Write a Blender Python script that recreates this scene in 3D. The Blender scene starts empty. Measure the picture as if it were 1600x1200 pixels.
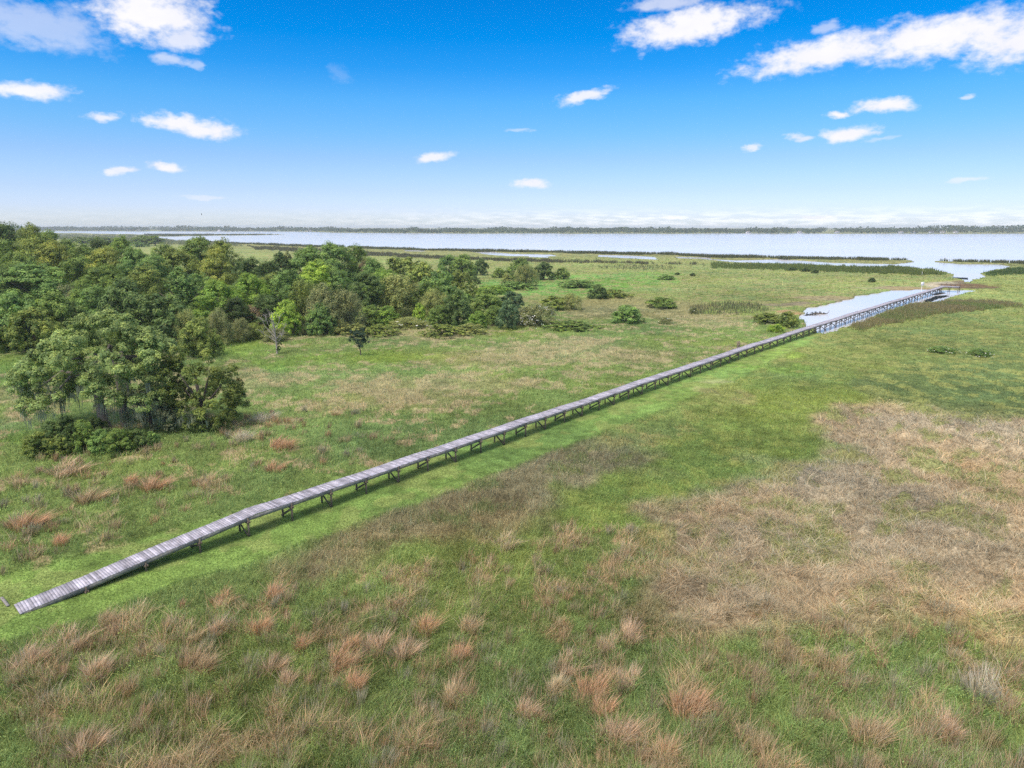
import bpy, math, random
import numpy as np
from mathutils import Vector

C = bpy.context.scene.collection
PI = math.pi
# ------------------------------------------------------------------ camera model
H = 19.0                       # camera height above the meadow (m)
F = 1067.0                     # focal length in photo pixels (1600 wide)
PITCH = math.atan((600 - 353.5) / F)
cP, sP = math.cos(PITCH), math.sin(PITCH)

def gp(px, py, z=0.0):
    """ground point seen at a photo pixel"""
    px = np.asarray(px, float); py = np.asarray(py, float)
    xc = (px - 800) / F; yc = (600 - py) / F
    dy = cP + yc * sP; dz = -sP + yc * cP
    dz = np.minimum(dz, -1e-4)
    t = (z - H) / dz
    return xc * t, dy * t

def proj(x, y, z=0.0):
    zz = z - H
    fw = np.maximum(y * cP - zz * sP, 0.5)
    return 800 + F * x / fw, 600 - F * (y * sP + zz * cP) / fw

def ppm(y, z=0.0):              # photo pixels per metre at forward distance y
    return F / (y * cP + (H - z) * sP)

def height_for(px, basey, topy):
    """height of something standing at (px, basey) whose top is seen at topy"""
    x, y = gp(px, basey)
    lo, hi = 0.0, 40.0
    for _ in range(40):
        m = (lo + hi) / 2
        if proj(x, y, m)[1] > topy: lo = m
        else: hi = m
    return float(x), float(y), lo

# ------------------------------------------------------------------ helpers
def s2l(r, g, b, k=1.0):
    o = []
    for c in (r, g, b):
        c /= 255.0
        o.append((c / 12.92 if c <= .04045 else ((c + .055) / 1.055) ** 2.4) * k)
    return np.array(o)

def hsh(ix, iy, s):
    n = (ix.astype(np.int64) * 374761393 + iy.astype(np.int64) * 668265263 + s * 974711) & 0xffffffff
    n = ((n ^ (n >> 13)) * 1274126177) & 0xffffffff
    n = ((n ^ (n >> 16)) * 2246822519) & 0xffffffff
    return ((n ^ (n >> 15)) & 0xffff) / 65535.0

def vnoise(x, y, s=0):
    ix = np.floor(x); iy = np.floor(y)
    fx = x - ix; fy = y - iy
    fx = fx * fx * (3 - 2 * fx); fy = fy * fy * (3 - 2 * fy)
    a = hsh(ix, iy, s); b = hsh(ix + 1, iy, s); c = hsh(ix, iy + 1, s); d = hsh(ix + 1, iy + 1, s)
    return (a * (1 - fx) + b * fx) * (1 - fy) + (c * (1 - fx) + d * fx) * fy

def fbm(x, y, s=0, o=3):
    v = 0.0; a = .5; t = 0
    for i in range(o):
        v = v + a * vnoise(x, y, s + i * 17); t += a
        x = x * 2.03 + 5.3; y = y * 2.03 - 3.1; a *= .5
    return v / t

def sst(a, b, x):
    t = np.clip((x - a) / (b - a), 0, 1)
    return t * t * (3 - 2 * t)

def sdf(px, py, poly):
    """signed distance (pixels) to polygon, negative inside"""
    P = np.array(poly, float)
    out = np.full(px.shape, 80.0)
    m = (px > P[:, 0].min() - 80) & (px < P[:, 0].max() + 80) & (py > P[:, 1].min() - 80) & (py < P[:, 1].max() + 80)
    x = px[m]; y = py[m]
    if x.size == 0: return out
    d = np.full(x.shape, 1e9); ins = np.zeros(x.shape, bool)
    for i in range(len(P)):
        ax, ay = P[i]; bx, by = P[(i + 1) % len(P)]
        ex, ey = bx - ax, by - ay
        t = np.clip(((x - ax) * ex + (y - ay) * ey) / (ex * ex + ey * ey + 1e-9), 0, 1)
        d = np.minimum(d, (x - ax - t * ex) ** 2 + (y - ay - t * ey) ** 2)
        if ay != by:
            c = (ay > y) != (by > y)
            ins ^= c & (x < (bx - ax) * (y - ay) / (by - ay) + ax)
    d = np.sqrt(d)
    out[m] = np.where(ins, -d, d)
    return out

def make_mesh(name, V, faces, col=None, smooth=False):
    """faces: list of (M,k) int arrays"""
    V = np.ascontiguousarray(V, dtype=np.float32)
    me = bpy.data.meshes.new(name)
    me.vertices.add(len(V)); me.vertices.foreach_set('co', V.ravel())
    faces = [np.asarray(f, np.int32) for f in faces if len(f)]
    tot = sum(f.shape[0] for f in faces); nl = sum(f.size for f in faces)
    me.loops.add(nl)
    me.loops.foreach_set('vertex_index', np.concatenate([f.ravel() for f in faces]))
    me.polygons.add(tot)
    st = []; o = 0
    for f in faces:
        st.append(o + np.arange(f.shape[0]) * f.shape[1]); o += f.size
    me.polygons.foreach_set('loop_start', np.concatenate(st).astype(np.int32))
    if smooth:
        me.polygons.foreach_set('use_smooth', np.ones(tot, bool))
    me.update(calc_edges=True)
    if col is not None:
        a = me.color_attributes.new('Col', 'FLOAT_COLOR', 'POINT')
        c = np.ones((len(V), 4), np.float32); c[:, :3] = col
        a.data.foreach_set('color', c.ravel())
    return me

def obj(name, me, mat=None, parent=None):
    o = bpy.data.objects.new(name, me)
    C.objects.link(o)
    if mat is not None and len(me.materials) == 0: me.materials.append(mat)
    if parent is not None: o.parent = parent
    return o

def tag(o, label=None, cat=None, group=None, kind=None):
    if label: o['label'] = label
    if cat: o['category'] = cat
    if group: o['group'] = group
    if kind: o['kind'] = kind
    return o

def empty(name, loc, rz=0.0, sc=(1, 1, 1)):
    o = bpy.data.objects.new(name, None)
    C.objects.link(o); o.location = loc; o.rotation_euler = (0, 0, rz); o.scale = sc
    o.empty_display_size = .3
    return o

class MB:
    """collects boxes and tubes into one mesh"""
    def __init__(s): s.v = []; s.q = []; s.t = []; s.n = 0
    def box(s, c, ax, ay, az):
        c, ax, ay, az = [np.array(k, float) for k in (c, ax, ay, az)]
        for i in (-1, 1):
            for j in (-1, 1):
                for k in (-1, 1): s.v.append(c + i * ax + j * ay + k * az)
        n = s.n
        s.q += [(n, n+1, n+3, n+2), (n+4, n+6, n+7, n+5), (n, n+4, n+5, n+1), (n+2, n+3, n+7, n+6), (n, n+2, n+6, n+4), (n+1, n+5, n+7, n+3)]
        s.n += 8
    def beam(s, a, b, w, h, up=(0, 0, 1)):
        a = np.array(a, float); b = np.array(b, float)
        d = b - a; L = np.linalg.norm(d); d /= L
        up = np.array(up, float)
        if abs(d @ up) > .97: up = np.array([1., 0, 0])
        sx = np.cross(d, up); sx /= np.linalg.norm(sx); sz = np.cross(sx, d)
        s.box((a + b) / 2, d * L / 2, sx * w / 2, sz * h / 2)
    def tube(s, pts, rad, sides=6, cap=True):
        pts = [np.array(p, float) for p in pts]
        base = s.n
        for i, p in enumerate(pts):
            d = pts[min(i + 1, len(pts) - 1)] - pts[max(i - 1, 0)]
            d = d / (np.linalg.norm(d) + 1e-9)
            u = np.cross(d, [0.31, .9, .2]); u /= np.linalg.norm(u); w = np.cross(d, u)
            for k in range(sides):
                a = 2 * PI * k / sides
                s.v.append(p + rad[i] * (math.cos(a) * u + math.sin(a) * w))
        for i in range(len(pts) - 1):
            for k in range(sides):
                k2 = (k + 1) % sides
                s.q.append((base + i*sides + k, base + i*sides + k2, base + (i+1)*sides + k2, base + (i+1)*sides + k))
        s.n += sides * len(pts)
        if cap:
            for ring in (0, len(pts) - 1):
                s.v.append(pts[ring]); ce = s.n; s.n += 1
                for k in range(sides):
                    s.t.append((base + ring*sides + k, base + ring*sides + (k+1) % sides, ce))
    def mesh(s, name, smooth=False):
        f = []
        if s.q: f.append(np.array(s.q))
        if s.t: f.append(np.array(s.t))
        return make_mesh(name, np.array(s.v), f, None, smooth)

# ------------------------------------------------------------------ materials
def newmat(name):
    m = bpy.data.materials.new(name); m.use_nodes = True
    nt = m.node_tree; nt.nodes.clear()
    out = nt.nodes.new('ShaderNodeOutputMaterial')
    return m, nt, out

def N(nt, t, **kw):
    n = nt.nodes.new(t)
    for k, v in kw.items(): setattr(n, k, v)
    return n

def foliage_mat(name, objcol=True, trans=.3, rough=.6, spec=.25):
    m, nt, out = newmat(name)
    at = N(nt, 'ShaderNodeAttribute', attribute_name='Col')
    col = at.outputs['Color']
    if objcol:
        oi = N(nt, 'ShaderNodeObjectInfo')
        mx = N(nt, 'ShaderNodeMix', data_type='RGBA', blend_type='MULTIPLY'); mx.inputs[0].default_value = 1
        nt.links.new(col, mx.inputs[6]); nt.links.new(oi.outputs['Color'], mx.inputs[7])
        col = mx.outputs[2]
    p = N(nt, 'ShaderNodeBsdfPrincipled'); p.inputs['Roughness'].default_value = rough
    p.inputs['Specular IOR Level'].default_value = spec
    nt.links.new(col, p.inputs['Base Color'])
    tr = N(nt, 'ShaderNodeBsdfTranslucent'); nt.links.new(col, tr.inputs['Color'])
    ms = N(nt, 'ShaderNodeMixShader'); ms.inputs[0].default_value = trans
    nt.links.new(p.outputs[0], ms.inputs[1]); nt.links.new(tr.outputs[0], ms.inputs[2])
    nt.links.new(ms.outputs[0], out.inputs[0])
    return m

def plain_mat(name, col, rough=.8, var=.25, scale=6.0, island=False, stretch=None):
    """base colour with procedural variation"""
    m, nt, out = newmat(name)
    p = N(nt, 'ShaderNodeBsdfPrincipled'); p.inputs['Roughness'].default_value = rough
    p.inputs['Specular IOR Level'].default_value = .3
    tc = N(nt, 'ShaderNodeTexCoord'); mp = N(nt, 'ShaderNodeMapping')
    nt.links.new(tc.outputs['Object'], mp.inputs[0])
    if stretch: mp.inputs['Scale'].default_value = stretch
    no = N(nt, 'ShaderNodeTexNoise'); no.inputs['Scale'].default_value = scale; no.inputs['Detail'].default_value = 5
    nt.links.new(mp.outputs[0], no.inputs['Vector'])
    mr = N(nt, 'ShaderNodeMapRange'); mr.inputs[1].default_value = .3; mr.inputs[2].default_value = .7
    mr.inputs[3].default_value = 1 - var; mr.inputs[4].default_value = 1 + var
    nt.links.new(no.outputs['Fac'], mr.inputs[0])
    val = mr.outputs[0]
    if island:
        ge = N(nt, 'ShaderNodeNewGeometry')
        m2 = N(nt, 'ShaderNodeMapRange'); m2.inputs[3].default_value = 1 - island; m2.inputs[4].default_value = 1 + island
        nt.links.new(ge.outputs['Random Per Island'], m2.inputs[0])
        mm = N(nt, 'ShaderNodeMath', operation='MULTIPLY')
        nt.links.new(val, mm.inputs[0]); nt.links.new(m2.outputs[0], mm.inputs[1]); val = mm.outputs[0]
    vm = N(nt, 'ShaderNodeVectorMath', operation='SCALE'); vm.inputs[0].default_value = tuple(col)
    nt.links.new(val, vm.inputs['Scale'])
    nt.links.new(vm.outputs[0], p.inputs['Base Color'])
    nt.links.new(p.outputs[0], out.inputs[0])
    return m

M_leaf = foliage_mat('leaf', True, .42)
M_grass = foliage_mat('grass_blades', False, .35, .7, .15)
M_tuss = foliage_mat('tussock_blades', True, .35, .7, .15)
M_bark = plain_mat('bark', (.085, .07, .058), .9, .4, 9)
M_dead = plain_mat('dead_wood', (.24, .23, .215), .9, .25, 6)
M_deck = plain_mat('deck_wood', (.335, .325, .375), .8, .30, 5.0, .36, (.5, .5, 3))
M_joist = plain_mat('joist_wood', (.21, .20, .19), .85, .35, 3.0)
M_post = plain_mat('post_wood', (.13, .105, .08), .9, .4, 4.0, .3)
M_white = plain_mat('white_paint', (.75, .75, .76), .6, .05, 2)
M_houseroof = plain_mat('roof_grey', (.25, .24, .24), .8, .1, 2)
M_yellow = plain_mat('yellow_paint', (.72, .66, .28), .6, .05, 2)
M_bird = plain_mat('bird_feather', (.05, .045, .045), .8, .2, 8)
M_blossom = plain_mat('white_blossom', (.78, .80, .74), .8, .05, 8)

# ------------------------------------------------------------------ boardwalk frame
U = np.array([.64895, .76083]); NR = np.array([.76083, -.64895]); OC = np.array([-.23866, 2.81983]) * 19

def sd(x, y):
    dx = x - OC[0]; dy = y - OC[1]
    return dx * U[0] + dy * U[1], dx * NR[0] + dy * NR[1]

def walk_d(s):                 # centre line offset of the boardwalk
    s = np.asarray(s, float)
    return np.where(s < -18, -.66 - .5 * ((-18 - s) / 12.4), -.66) + 3.2 * np.clip((s - 55) / 149, 0, 1) ** 1.35 + .035 * np.sin(s * .37) + .025 * np.sin(s * .9 + 1)

def walk_z(s):
    s = np.asarray(s, float)
    r = np.clip((s + 30.4) / 12.4, 0, 1)
    return .06 + 1.26 * (r - .06 * np.sin(PI * r) * 0) + .02 * np.sin(s * .9) * (r >= 1) + .03 * np.sin(s * .23) * (r >= 1)

def walk_pt(s, off=0.0, z=0.0):
    d = float(walk_d(s)) + off
    p = OC + U * s + NR * d
    return np.array([p[0], p[1], z])

# ------------------------------------------------------------------ the land: zones traced on the ground
SH_X = [-900, 60, 230, 250, 300, 375, 500, 575, 650, 850, 1050, 1100, 1420, 1600, 2200, 3200]
SH_Y = [362, 363, 365.8, 372.5, 376, 379.5, 384, 386, 389, 392.8, 396.5, 399.5, 406, 410.5, 426, 452]
FS_X = [-3000, 100, 480, 520, 640, 1100, 1600, 4000]
FS_Y = [360.6, 361, 362, 363.4, 364.6, 365, 365, 365]
SPIT = [(225, 365.2), (300, 365.6), (400, 365.4), (455, 366.5), (400, 367.6), (330, 368.2), (255, 369.6), (225, 369)]
POND = [(1252, 490), (1256, 484), (1270, 479), (1300, 473), (1340, 462), (1385, 454), (1440, 451.3), (1490, 452.6), (1528, 452.8), (1520, 456), (1495, 460.5), (1480, 467), (1455, 472.5), (1420, 474.5), (1386, 486), (1352, 500), (1319, 512), (1285, 522), (1276, 520), (1262, 507), (1250, 497)]
CHAN = [(1095, 404), (1150, 406.5), (1220, 404.6), (1300, 410), (1400, 412), (1427, 409), (1424, 402), (1450, 402), (1462, 409), (1500, 412.2), (1560, 412.6), (1578, 415.5), (1576, 418.5), (1556, 420.5), (1530, 426), (1540, 431), (1522, 436), (1512, 442), (1503, 436), (1489, 432.5), (1487, 427), (1462, 421.5), (1400, 415), (1355, 417), (1250, 412), (1150, 409.4)]
POOLS = [[(735, 392.8), (770, 393.4), (800, 396.2), (862, 397.4), (870, 399.8), (800, 399.8), (765, 397.6)],
         [(935, 397.8), (985, 398.8), (1022, 401), (1028, 405.2), (1002, 404.4), (985, 403.2), (935, 401)],
         [(1055, 400.6), (1110, 402), (1112, 404.2), (1060, 403.2)], [(826, 399.6), (858, 400.4), (858, 402), (826, 401.4)],
         [(632, 390.3), (664, 391), (664, 392.6), (632, 392)], [(570, 386.8), (626, 388), (626, 389.4), (570, 388.4)],
         [(270, 374.5), (335, 376.2), (335, 378), (270, 376.8)]]

def water_mask(x, y):
    """0 land .. 1 water"""
    wx = x + (vnoise(x * .35, y * .35, 71) - .5) * 1.6; wy = y + (vnoise(x * .35, y * .35, 72) - .5) * 2.4
    ux, uy = proj(wx, wy)
    behind = (y < 40)
    m = np.zeros(x.shape)
    shore = np.interp(ux, SH_X, SH_Y) + (vnoise(ux * .06, ux * 0, 5) - .5) * 1.2
    lake = sst(.25, -.25, uy - shore)
    far = np.interp(ux, FS_X, FS_Y) + (vnoise(ux * .02, ux * 0, 9) - .5) * .8
    lake = lake * sst(-.12, .12, uy - far)
    lake = lake * (1 - sst(.25, -.25, sdf(ux, uy, SPIT)))
    m = lake
    m = np.maximum(m, sst(.9, -.9, sdf(ux, uy, POND)))
    m = np.maximum(m, sst(.35, -.35, sdf(ux, uy, CHAN)))
    for p in POOLS: m = np.maximum(m, sst(.3, -.3, sdf(ux, uy, p)))
    m[behind] = 0
    m[(y < 120) & (m > 0)] = 0
    return m

WATER_Z = -.25
ZK = ['tall_grass', 'left_meadow', 'straw_meadow', 'mown_grass', 'reddish_grass', 'dead_grass', 'lush_grass', 'marsh_plants', 'marsh_grass']
K = 1.42
def c_(r, g, b): return s2l(r, g, b, K)
#        base colour        other colour       share  height lump
ZP = {
 'tall_grass':   (c_(114, 132, 78), c_(170, 150, 118), .20, .40, .30),
 'left_meadow':  (c_(112, 132, 76), c_(166, 152, 118), .12, .36, .24),
 'straw_meadow': (c_(112, 132, 74), c_(152, 147, 110), .25, .32, .22),
 'mown_grass':   (c_(94, 117, 60), c_(102, 117, 65), .30, .07, .02),
 'reddish_grass':(c_(136, 130, 100), c_(116, 126, 82), .36, .44, .26),
 'dead_grass':   (c_(162, 147, 119), c_(132, 136, 90), .29, .46, .70),
 'lush_grass':   (c_(114, 132, 68), c_(126, 140, 76), .30, .26, .16),
 'marsh_plants': (c_(102, 116, 66), c_(118, 124, 74), .35, .36, .24),
 'marsh_grass':  (c_(104, 118, 68), c_(120, 120, 80), .35, .32, .16),
}
PURPLE = [(385, 905), (480, 860), (560, 832), (650, 803), (760, 757), (860, 708), (960, 694), (1050, 700), (1035, 735), (960, 765), (900, 800), (810, 838), (700, 872), (600, 897), (500, 935), (430, 940)]
BROWN = [(1020, 905), (1035, 840), (1075, 792), (1130, 760), (1200, 738), (1285, 722), (1310, 660), (1380, 628), (1470, 650), (1700, 655), (1750, 1060), (1600, 1030), (1510, 960), (1420, 935), (1330, 938), (1200, 955), (1110, 985), (1040, 965)]
LUSH = [(840, 800), (960, 735), (1060, 690), (1110, 640), (1190, 600), (1330, 590), (1330, 650), (1300, 700), (1180, 735), (1090, 770), (1020, 830), (930, 830)]
DARKLEAF = [(1320, 600), (1420, 570), (1700, 560), (1750, 668), (1560, 662), (1450, 640), (1380, 622)]
BRIGHT = [(740, 440), (820, 432), (920, 428), (1060, 424), (1060, 440), (960, 462), (860, 462), (760, 462)]
BROWNM = [(880, 472), (960, 462), (1060, 470), (1130, 478), (1040, 500), (900, 498)]
TUSSOCKY = [(0, 1300), (0, 1010), (150, 960), (420, 935), (640, 900), (840, 830), (1010, 830), (1030, 980), (1200, 960), (1330, 940), (1440, 940), (1600, 1040), (1600, 1300)]
STRAWS = [(400, 592, 90, 14), (800, 560, 130, 18), (620, 620, 130, 30), (500, 640, 60, 14), (760, 600, 100, 16), (1125, 612, 55, 13), (980, 560, 90, 14), (880, 540, 90, 12), (640, 522, 110, 12), (20, 628, 45, 26), (1100, 500, 80, 10)]
LIMES = [(25, 578, 60, 26), (440, 570, 70, 10), (500, 560, 60, 8), (600, 560, 60, 14), (60, 690, 50, 20), (1210, 575, 60, 10), (1250, 560, 40, 8), (370, 545, 60, 16), (700, 470, 60, 14)]
MUDS = [(1238, 489, 18, 4, (132, 112, 86)), (1232, 476, 36, 4, (105, 98, 82)), (1300, 466, 60, 4, (112, 104, 80)), (1400, 450, 70, 2.2, (108, 98, 76)), (1470, 444.5, 32, 5, (134, 126, 108)), (1510, 447.5, 42, 4.5, (80, 66, 54)), (1500, 440.5, 14, 3, (90, 80, 66))]

def zones(x, y):
    wx = x + (fbm(x * .16, y * .16, 11, 4) - .5) * 11.0; wy = y + (fbm(x * .16, y * .16, 12, 4) - .5) * 11.0
    ux, uy = proj(wx, wy)
    rx, ry = proj(x, y)
    s, d = sd(x, y)
    W = {}
    right = d > 0
    z = np.zeros(x.shape)
    t1 = sst(640, 760, uy); t2 = sst(520, 640, uy)
    W['tall_grass'] = np.where(right, t1, z)
    W['lush_grass'] = np.where(right, (1 - t1) * t2 * .35, z)
    W['marsh_plants'] = np.where(right, (1 - t1) * (1 - t2 * .35), z)
    t3 = sst(600, 690, uy); t4 = sst(470, 505, uy)
    W['left_meadow'] = np.where(right, z, t3)
    W['straw_meadow'] = np.where(right, z, (1 - t3) * t4)
    W['marsh_grass'] = np.where(right, z, (1 - t3) * (1 - t4))
    def put(k, m):
        for q in W: W[q] = W[q] * (1 - m)
        W[k] = W.get(k, z) + m
    put('lush_grass', sst(24, -24, sdf(ux, uy, LUSH)) * right)
    put('dead_grass', sst(32, -26, sdf(ux, uy, BROWN)) * right)
    put('reddish_grass', sst(26, -24, sdf(ux, uy, PURPLE)) * right)
    jit = (fbm(x * .5, y * .5, 31) - .5) * 1.0
    lo = np.interp(s, [-60, -30, -24, -17, -6, 10, 30, 60, 80], [-7, -6.3, -5.3, -4.2, -3.8, -3.2, -2.6, -2.0, -1.4])
    hi = np.interp(s, [-60, -32, -23, -12, 0, 10, 46, 80, 95], [1.7, 2.0, 2.9, 4.1, 4.5, 4.8, 5.0, 3.0, .3])
    mow = sst(-.7, .7, d + jit * 1.2 - lo) * sst(.7, -.7, d + jit * 1.2 - hi) * sst(100, 88, s)
    put('mown_grass', mow)
    return W, ux, uy, rx, ry, s, d

def field(x, y):
    """colours, other-colour share, height and lump of the plant cover"""
    W, ux, uy, rx, ry, s, d = zones(x, y)
    tot = sum(W.values()) + 1e-6
    col = np.zeros(x.shape + (3,)); alt = np.zeros_like(col)
    fr = np.zeros(x.shape); hh = np.zeros(x.shape); lu = np.zeros(x.shape)
    for k, w in W.items():
        a, b, f, h, l = ZP[k]; w = w / tot
        col += w[..., None] * a; alt += w[..., None] * b; fr += w * f; hh += w * h; lu += w * l
    def tint(m, c, k=1.0):
        nonlocal col
        m = (m * k)[..., None]; col = col * (1 - m) + np.array(c) * m
    tint(sst(8, -8, sdf(ux, uy, DARKLEAF)), c_(84, 100, 62), .75)
    tint(sst(3, -4, sdf(ux, uy, BRIGHT)), c_(88, 124, 58), .85)
    tint(sst(3, -5, sdf(ux, uy, BROWNM)), c_(114, 110, 78), .8)
    for cx, cy, a, b in STRAWS:
        e = sst(1.25, .55, np.hypot((ux - cx) / a, (uy - cy) / b)); fr = fr + e * .3
        tint(e, c_(140, 132, 98), .5)
    for cx, cy, a, b in LIMES:
        e = sst(1.25, .4, np.hypot((ux - cx) / a, (uy - cy) / b)); fr = fr * (1 - e * .8); tint(e, c_(112, 140, 62), .6)
    mud = np.zeros(x.shape)
    shore = np.interp(ux, SH_X, SH_Y)
    tint(sst(14, 3, uy - shore) * (y > 150), c_(96, 98, 66), .75)
    tint(sst(1300, 1700, y), c_(84, 92, 66), .8)
    for cx, cy, a, b, c in MUDS:
        e = sst(1.2, .7, np.hypot((ux - cx) / a, (uy - cy) / b)); tint(e, c_(*c), .92); mud = np.maximum(mud, e)
        fr = fr * (1 - e)
    # broad tonal drift and finer patches in the living cover
    n1 = fbm(x * .045, y * .045, 51); n2 = fbm(x * .35, y * .35, 52); n3 = fbm(x * 1.3, y * 1.3, 53, 2); n4 = fbm(x * 2.6, y * 2.6, 54, 2)
    br = 1 + (n1 - .5) * .55 + (n2 - .5) * .55 + (n3 - .5) * .5 + (n4 - .5) * .45
    g = np.clip(br, .5, 1.7)[..., None]
    yel = ((fbm(x * .08, y * .08, 61) - .5) * .55)[..., None]
    col = col * g * (1 + yel * np.array([.6, .15, -.5])); alt = alt * (1 + (g - 1) * .6)
    # patchy mask for the other colour
    pn = fbm(x * .55, y * .55, 41, 4)
    thr = np.quantile(pn, [.02, .1, .25, .5, .75, .9, .98])
    pm = np.interp(pn, thr, [.02, .1, .25, .5, .75, .9, .98])
    return dict(W=W, col=col, alt=alt, fr=np.clip(fr, 0, .9), pm=pm, h=hh * (1 - mud * .8), lump=lu, mud=mud, s=s, d=d, ux=ux, uy=uy, rx=rx, ry=ry, n2=n2, n3=n3, n4=n4)

def ground_z(x, y, F_=None, wm=None):
    if F_ is None: F_ = field(x, y)
    if wm is None: wm = water_mask(x, y)
    r = np.hypot(x, y)
    lumps = F_['lump'] * ((fbm(x * .6, y * .6, 81, 4) - .36) * 2.4) * sst(400, 160, r)
    z = (fbm(x * .05, y * .05, 82) - .5) * .16 + lumps + F_['lump'] * .7 * (F_['n3'] - .5) * sst(300, 120, r)
    z = np.maximum(z, -.08)
    return np.where(wm > 0, z * (1 - wm) - 1.0 * wm, z)

# ------------------------------------------------------------------ ground sheet
def build_ground():
    a1 = np.radians(np.linspace(-50, 50, 760))
    a0 = np.radians(np.linspace(-180, -50, 60, endpoint=False)); a2 = np.radians(np.linspace(50, 180, 60, endpoint=False)[1:])
    az = np.concatenate([a0, a1, a2]); na = len(az)
    r1 = np.geomspace(6, 1250, 860); r2 = np.geomspace(1250, 9000, 150)[1:]
    r = np.concatenate([r1, r2]); nr = len(r)
    R, A = np.meshgrid(r, az, indexing='ij')
    x = (R * np.sin(A)).ravel(); y = (R * np.cos(A)).ravel()
    Fd = field(x, y); wm = water_mask(x, y)
    z = ground_z(x, y, Fd, wm)
    pick = sst(.0, .16, Fd['fr'] - (1 - Fd['pm']) * 1.0 + .08)[:, None]
    gc = (Fd['col'] * (1 - pick) + Fd['alt'] * pick)
    soil = np.clip(1 - Fd['W']['mown_grass'] - .5 * Fd['W']['marsh_plants'] - .5 * Fd['W']['marsh_grass'], 0, 1) * sst(260, 150, np.hypot(x, y))
    base = (1.0 - .42 * soil)[:, None]
    gc = gc * base * (1 + (Fd['mud'] * .15)[:, None])
    sub = sst(0, .6, wm)[:, None]
    gc = gc * (1 - sub) + s2l(70, 66, 56) * sub
    V = np.stack([x, y, z], 1)
    V = np.vstack([V, [[0, 0, float(z[:na].mean())]]])
    gc = np.vstack([gc, gc[:1]])
    idx = np.arange(nr * na).reshape(nr, na); nx = np.roll(idx, -1, axis=1)
    q = np.stack([idx[:-1], idx[1:], nx[1:], nx[:-1]], -1).reshape(-1, 4)
    t = np.stack([np.full(na, nr * na), idx[0], nx[0]], -1)
    me = make_mesh('ground', V, [q, t], gc, True)
    m, nt, out = newmat('ground_cover')
    at = N(nt, 'ShaderNodeAttribute', attribute_name='Col')
    ge = N(nt, 'ShaderNodeNewGeometry')
    def nz(sc, det):
        n = N(nt, 'ShaderNodeTexNoise'); n.inputs['Scale'].default_value = sc; n.inputs['Detail'].default_value = det
        nt.links.new(ge.outputs['Position'], n.inputs['Vector']); return n
    a = nz(7.0, 6); b = nz(.9, 5)
    mr = N(nt, 'ShaderNodeMapRange'); mr.inputs[1].default_value = .3; mr.inputs[2].default_value = .7; mr.inputs[3].default_value = .55; mr.inputs[4].default_value = 1.4
    nt.links.new(a.outputs['Fac'], mr.inputs[0])
    mr2 = N(nt, 'ShaderNodeMapRange'); mr2.inputs[1].default_value = .3; mr2.inputs[2].default_value = .7; mr2.inputs[3].default_value = .75; mr2.inputs[4].default_value = 1.25
    nt.links.new(b.outputs['Fac'], mr2.inputs[0])
    mu = N(nt, 'ShaderNodeMath', operation='MULTIPLY'); nt.links.new(mr.outputs[0], mu.inputs[0]); nt.links.new(mr2.outputs[0], mu.inputs[1])
    vs = N(nt, 'ShaderNodeVectorMath', operation='SCALE'); nt.links.new(at.outputs['Color'], vs.inputs[0]); nt.links.new(mu.outputs[0], vs.inputs['Scale'])
    p = N(nt, 'ShaderNodeBsdfPrincipled'); p.inputs['Roughness'].default_value = .95; p.inputs['Specular IOR Level'].default_value = .05
    nt.links.new(vs.outputs[0], p.inputs['Base Color'])
    bp = N(nt, 'ShaderNodeBump'); bp.inputs['Strength'].default_value = .6; bp.inputs['Distance'].default_value = .12
    nt.links.new(a.outputs['Fac'], bp.inputs['Height']); nt.links.new(bp.outputs[0], p.inputs['Normal'])
    nt.links.new(p.outputs[0], out.inputs[0])
    tag(obj('ground', me, m), 'grassy marsh ground with mown strip and dry brown patches', 'ground', kind='structure')
build_ground()

# ------------------------------------------------------------------ water
def build_water():
    R = 9100.0; n = 128
    V = [(0, 0, WATER_Z)] + [(R * math.cos(2*PI*k/n), R * math.sin(2*PI*k/n), WATER_Z) for k in range(n)]
    me = make_mesh('water', np.array(V), [np.array([(0, 1 + k, 1 + (k + 1) % n) for k in range(n)])])
    m, nt, out = newmat('lake_water')
    p = N(nt, 'ShaderNodeBsdfPrincipled')
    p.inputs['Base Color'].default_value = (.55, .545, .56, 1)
    p.inputs['IOR'].default_value = 1.4
    ge = N(nt, 'ShaderNodeNewGeometry')
    mp = N(nt, 'ShaderNodeMapping'); mp.inputs['Scale'].default_value = (.004, .02, 1)
    nt.links.new(ge.outputs['Position'], mp.inputs[0])
    no = N(nt, 'ShaderNodeTexNoise'); no.inputs['Scale'].default_value = 1.0; no.inputs['Detail'].default_value = 5
    nt.links.new(mp.outputs[0], no.inputs['Vector'])
    mr = N(nt, 'ShaderNodeMapRange'); mr.inputs[1].default_value = .35; mr.inputs[2].default_value = .65; mr.inputs[3].default_value = .10; mr.inputs[4].default_value = .20
    nt.links.new(no.outputs['Fac'], mr.inputs[0]); nt.links.new(mr.outputs[0], p.inputs['Roughness'])
    rp = N(nt, 'ShaderNodeTexNoise'); rp.inputs['Scale'].default_value = 1.4; rp.inputs['Detail'].default_value = 3
    nt.links.new(ge.outputs['Position'], rp.inputs['Vector'])
    bp = N(nt, 'ShaderNodeBump'); bp.inputs['Strength'].default_value = .02; bp.inputs['Distance'].default_value = .03
    nt.links.new(rp.outputs['Fac'], bp.inputs['Height']); nt.links.new(bp.outputs[0], p.inputs['Normal'])
    nt.links.new(p.outputs[0], out.inputs[0])
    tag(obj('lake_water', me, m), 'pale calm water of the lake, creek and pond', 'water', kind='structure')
build_water()

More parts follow.
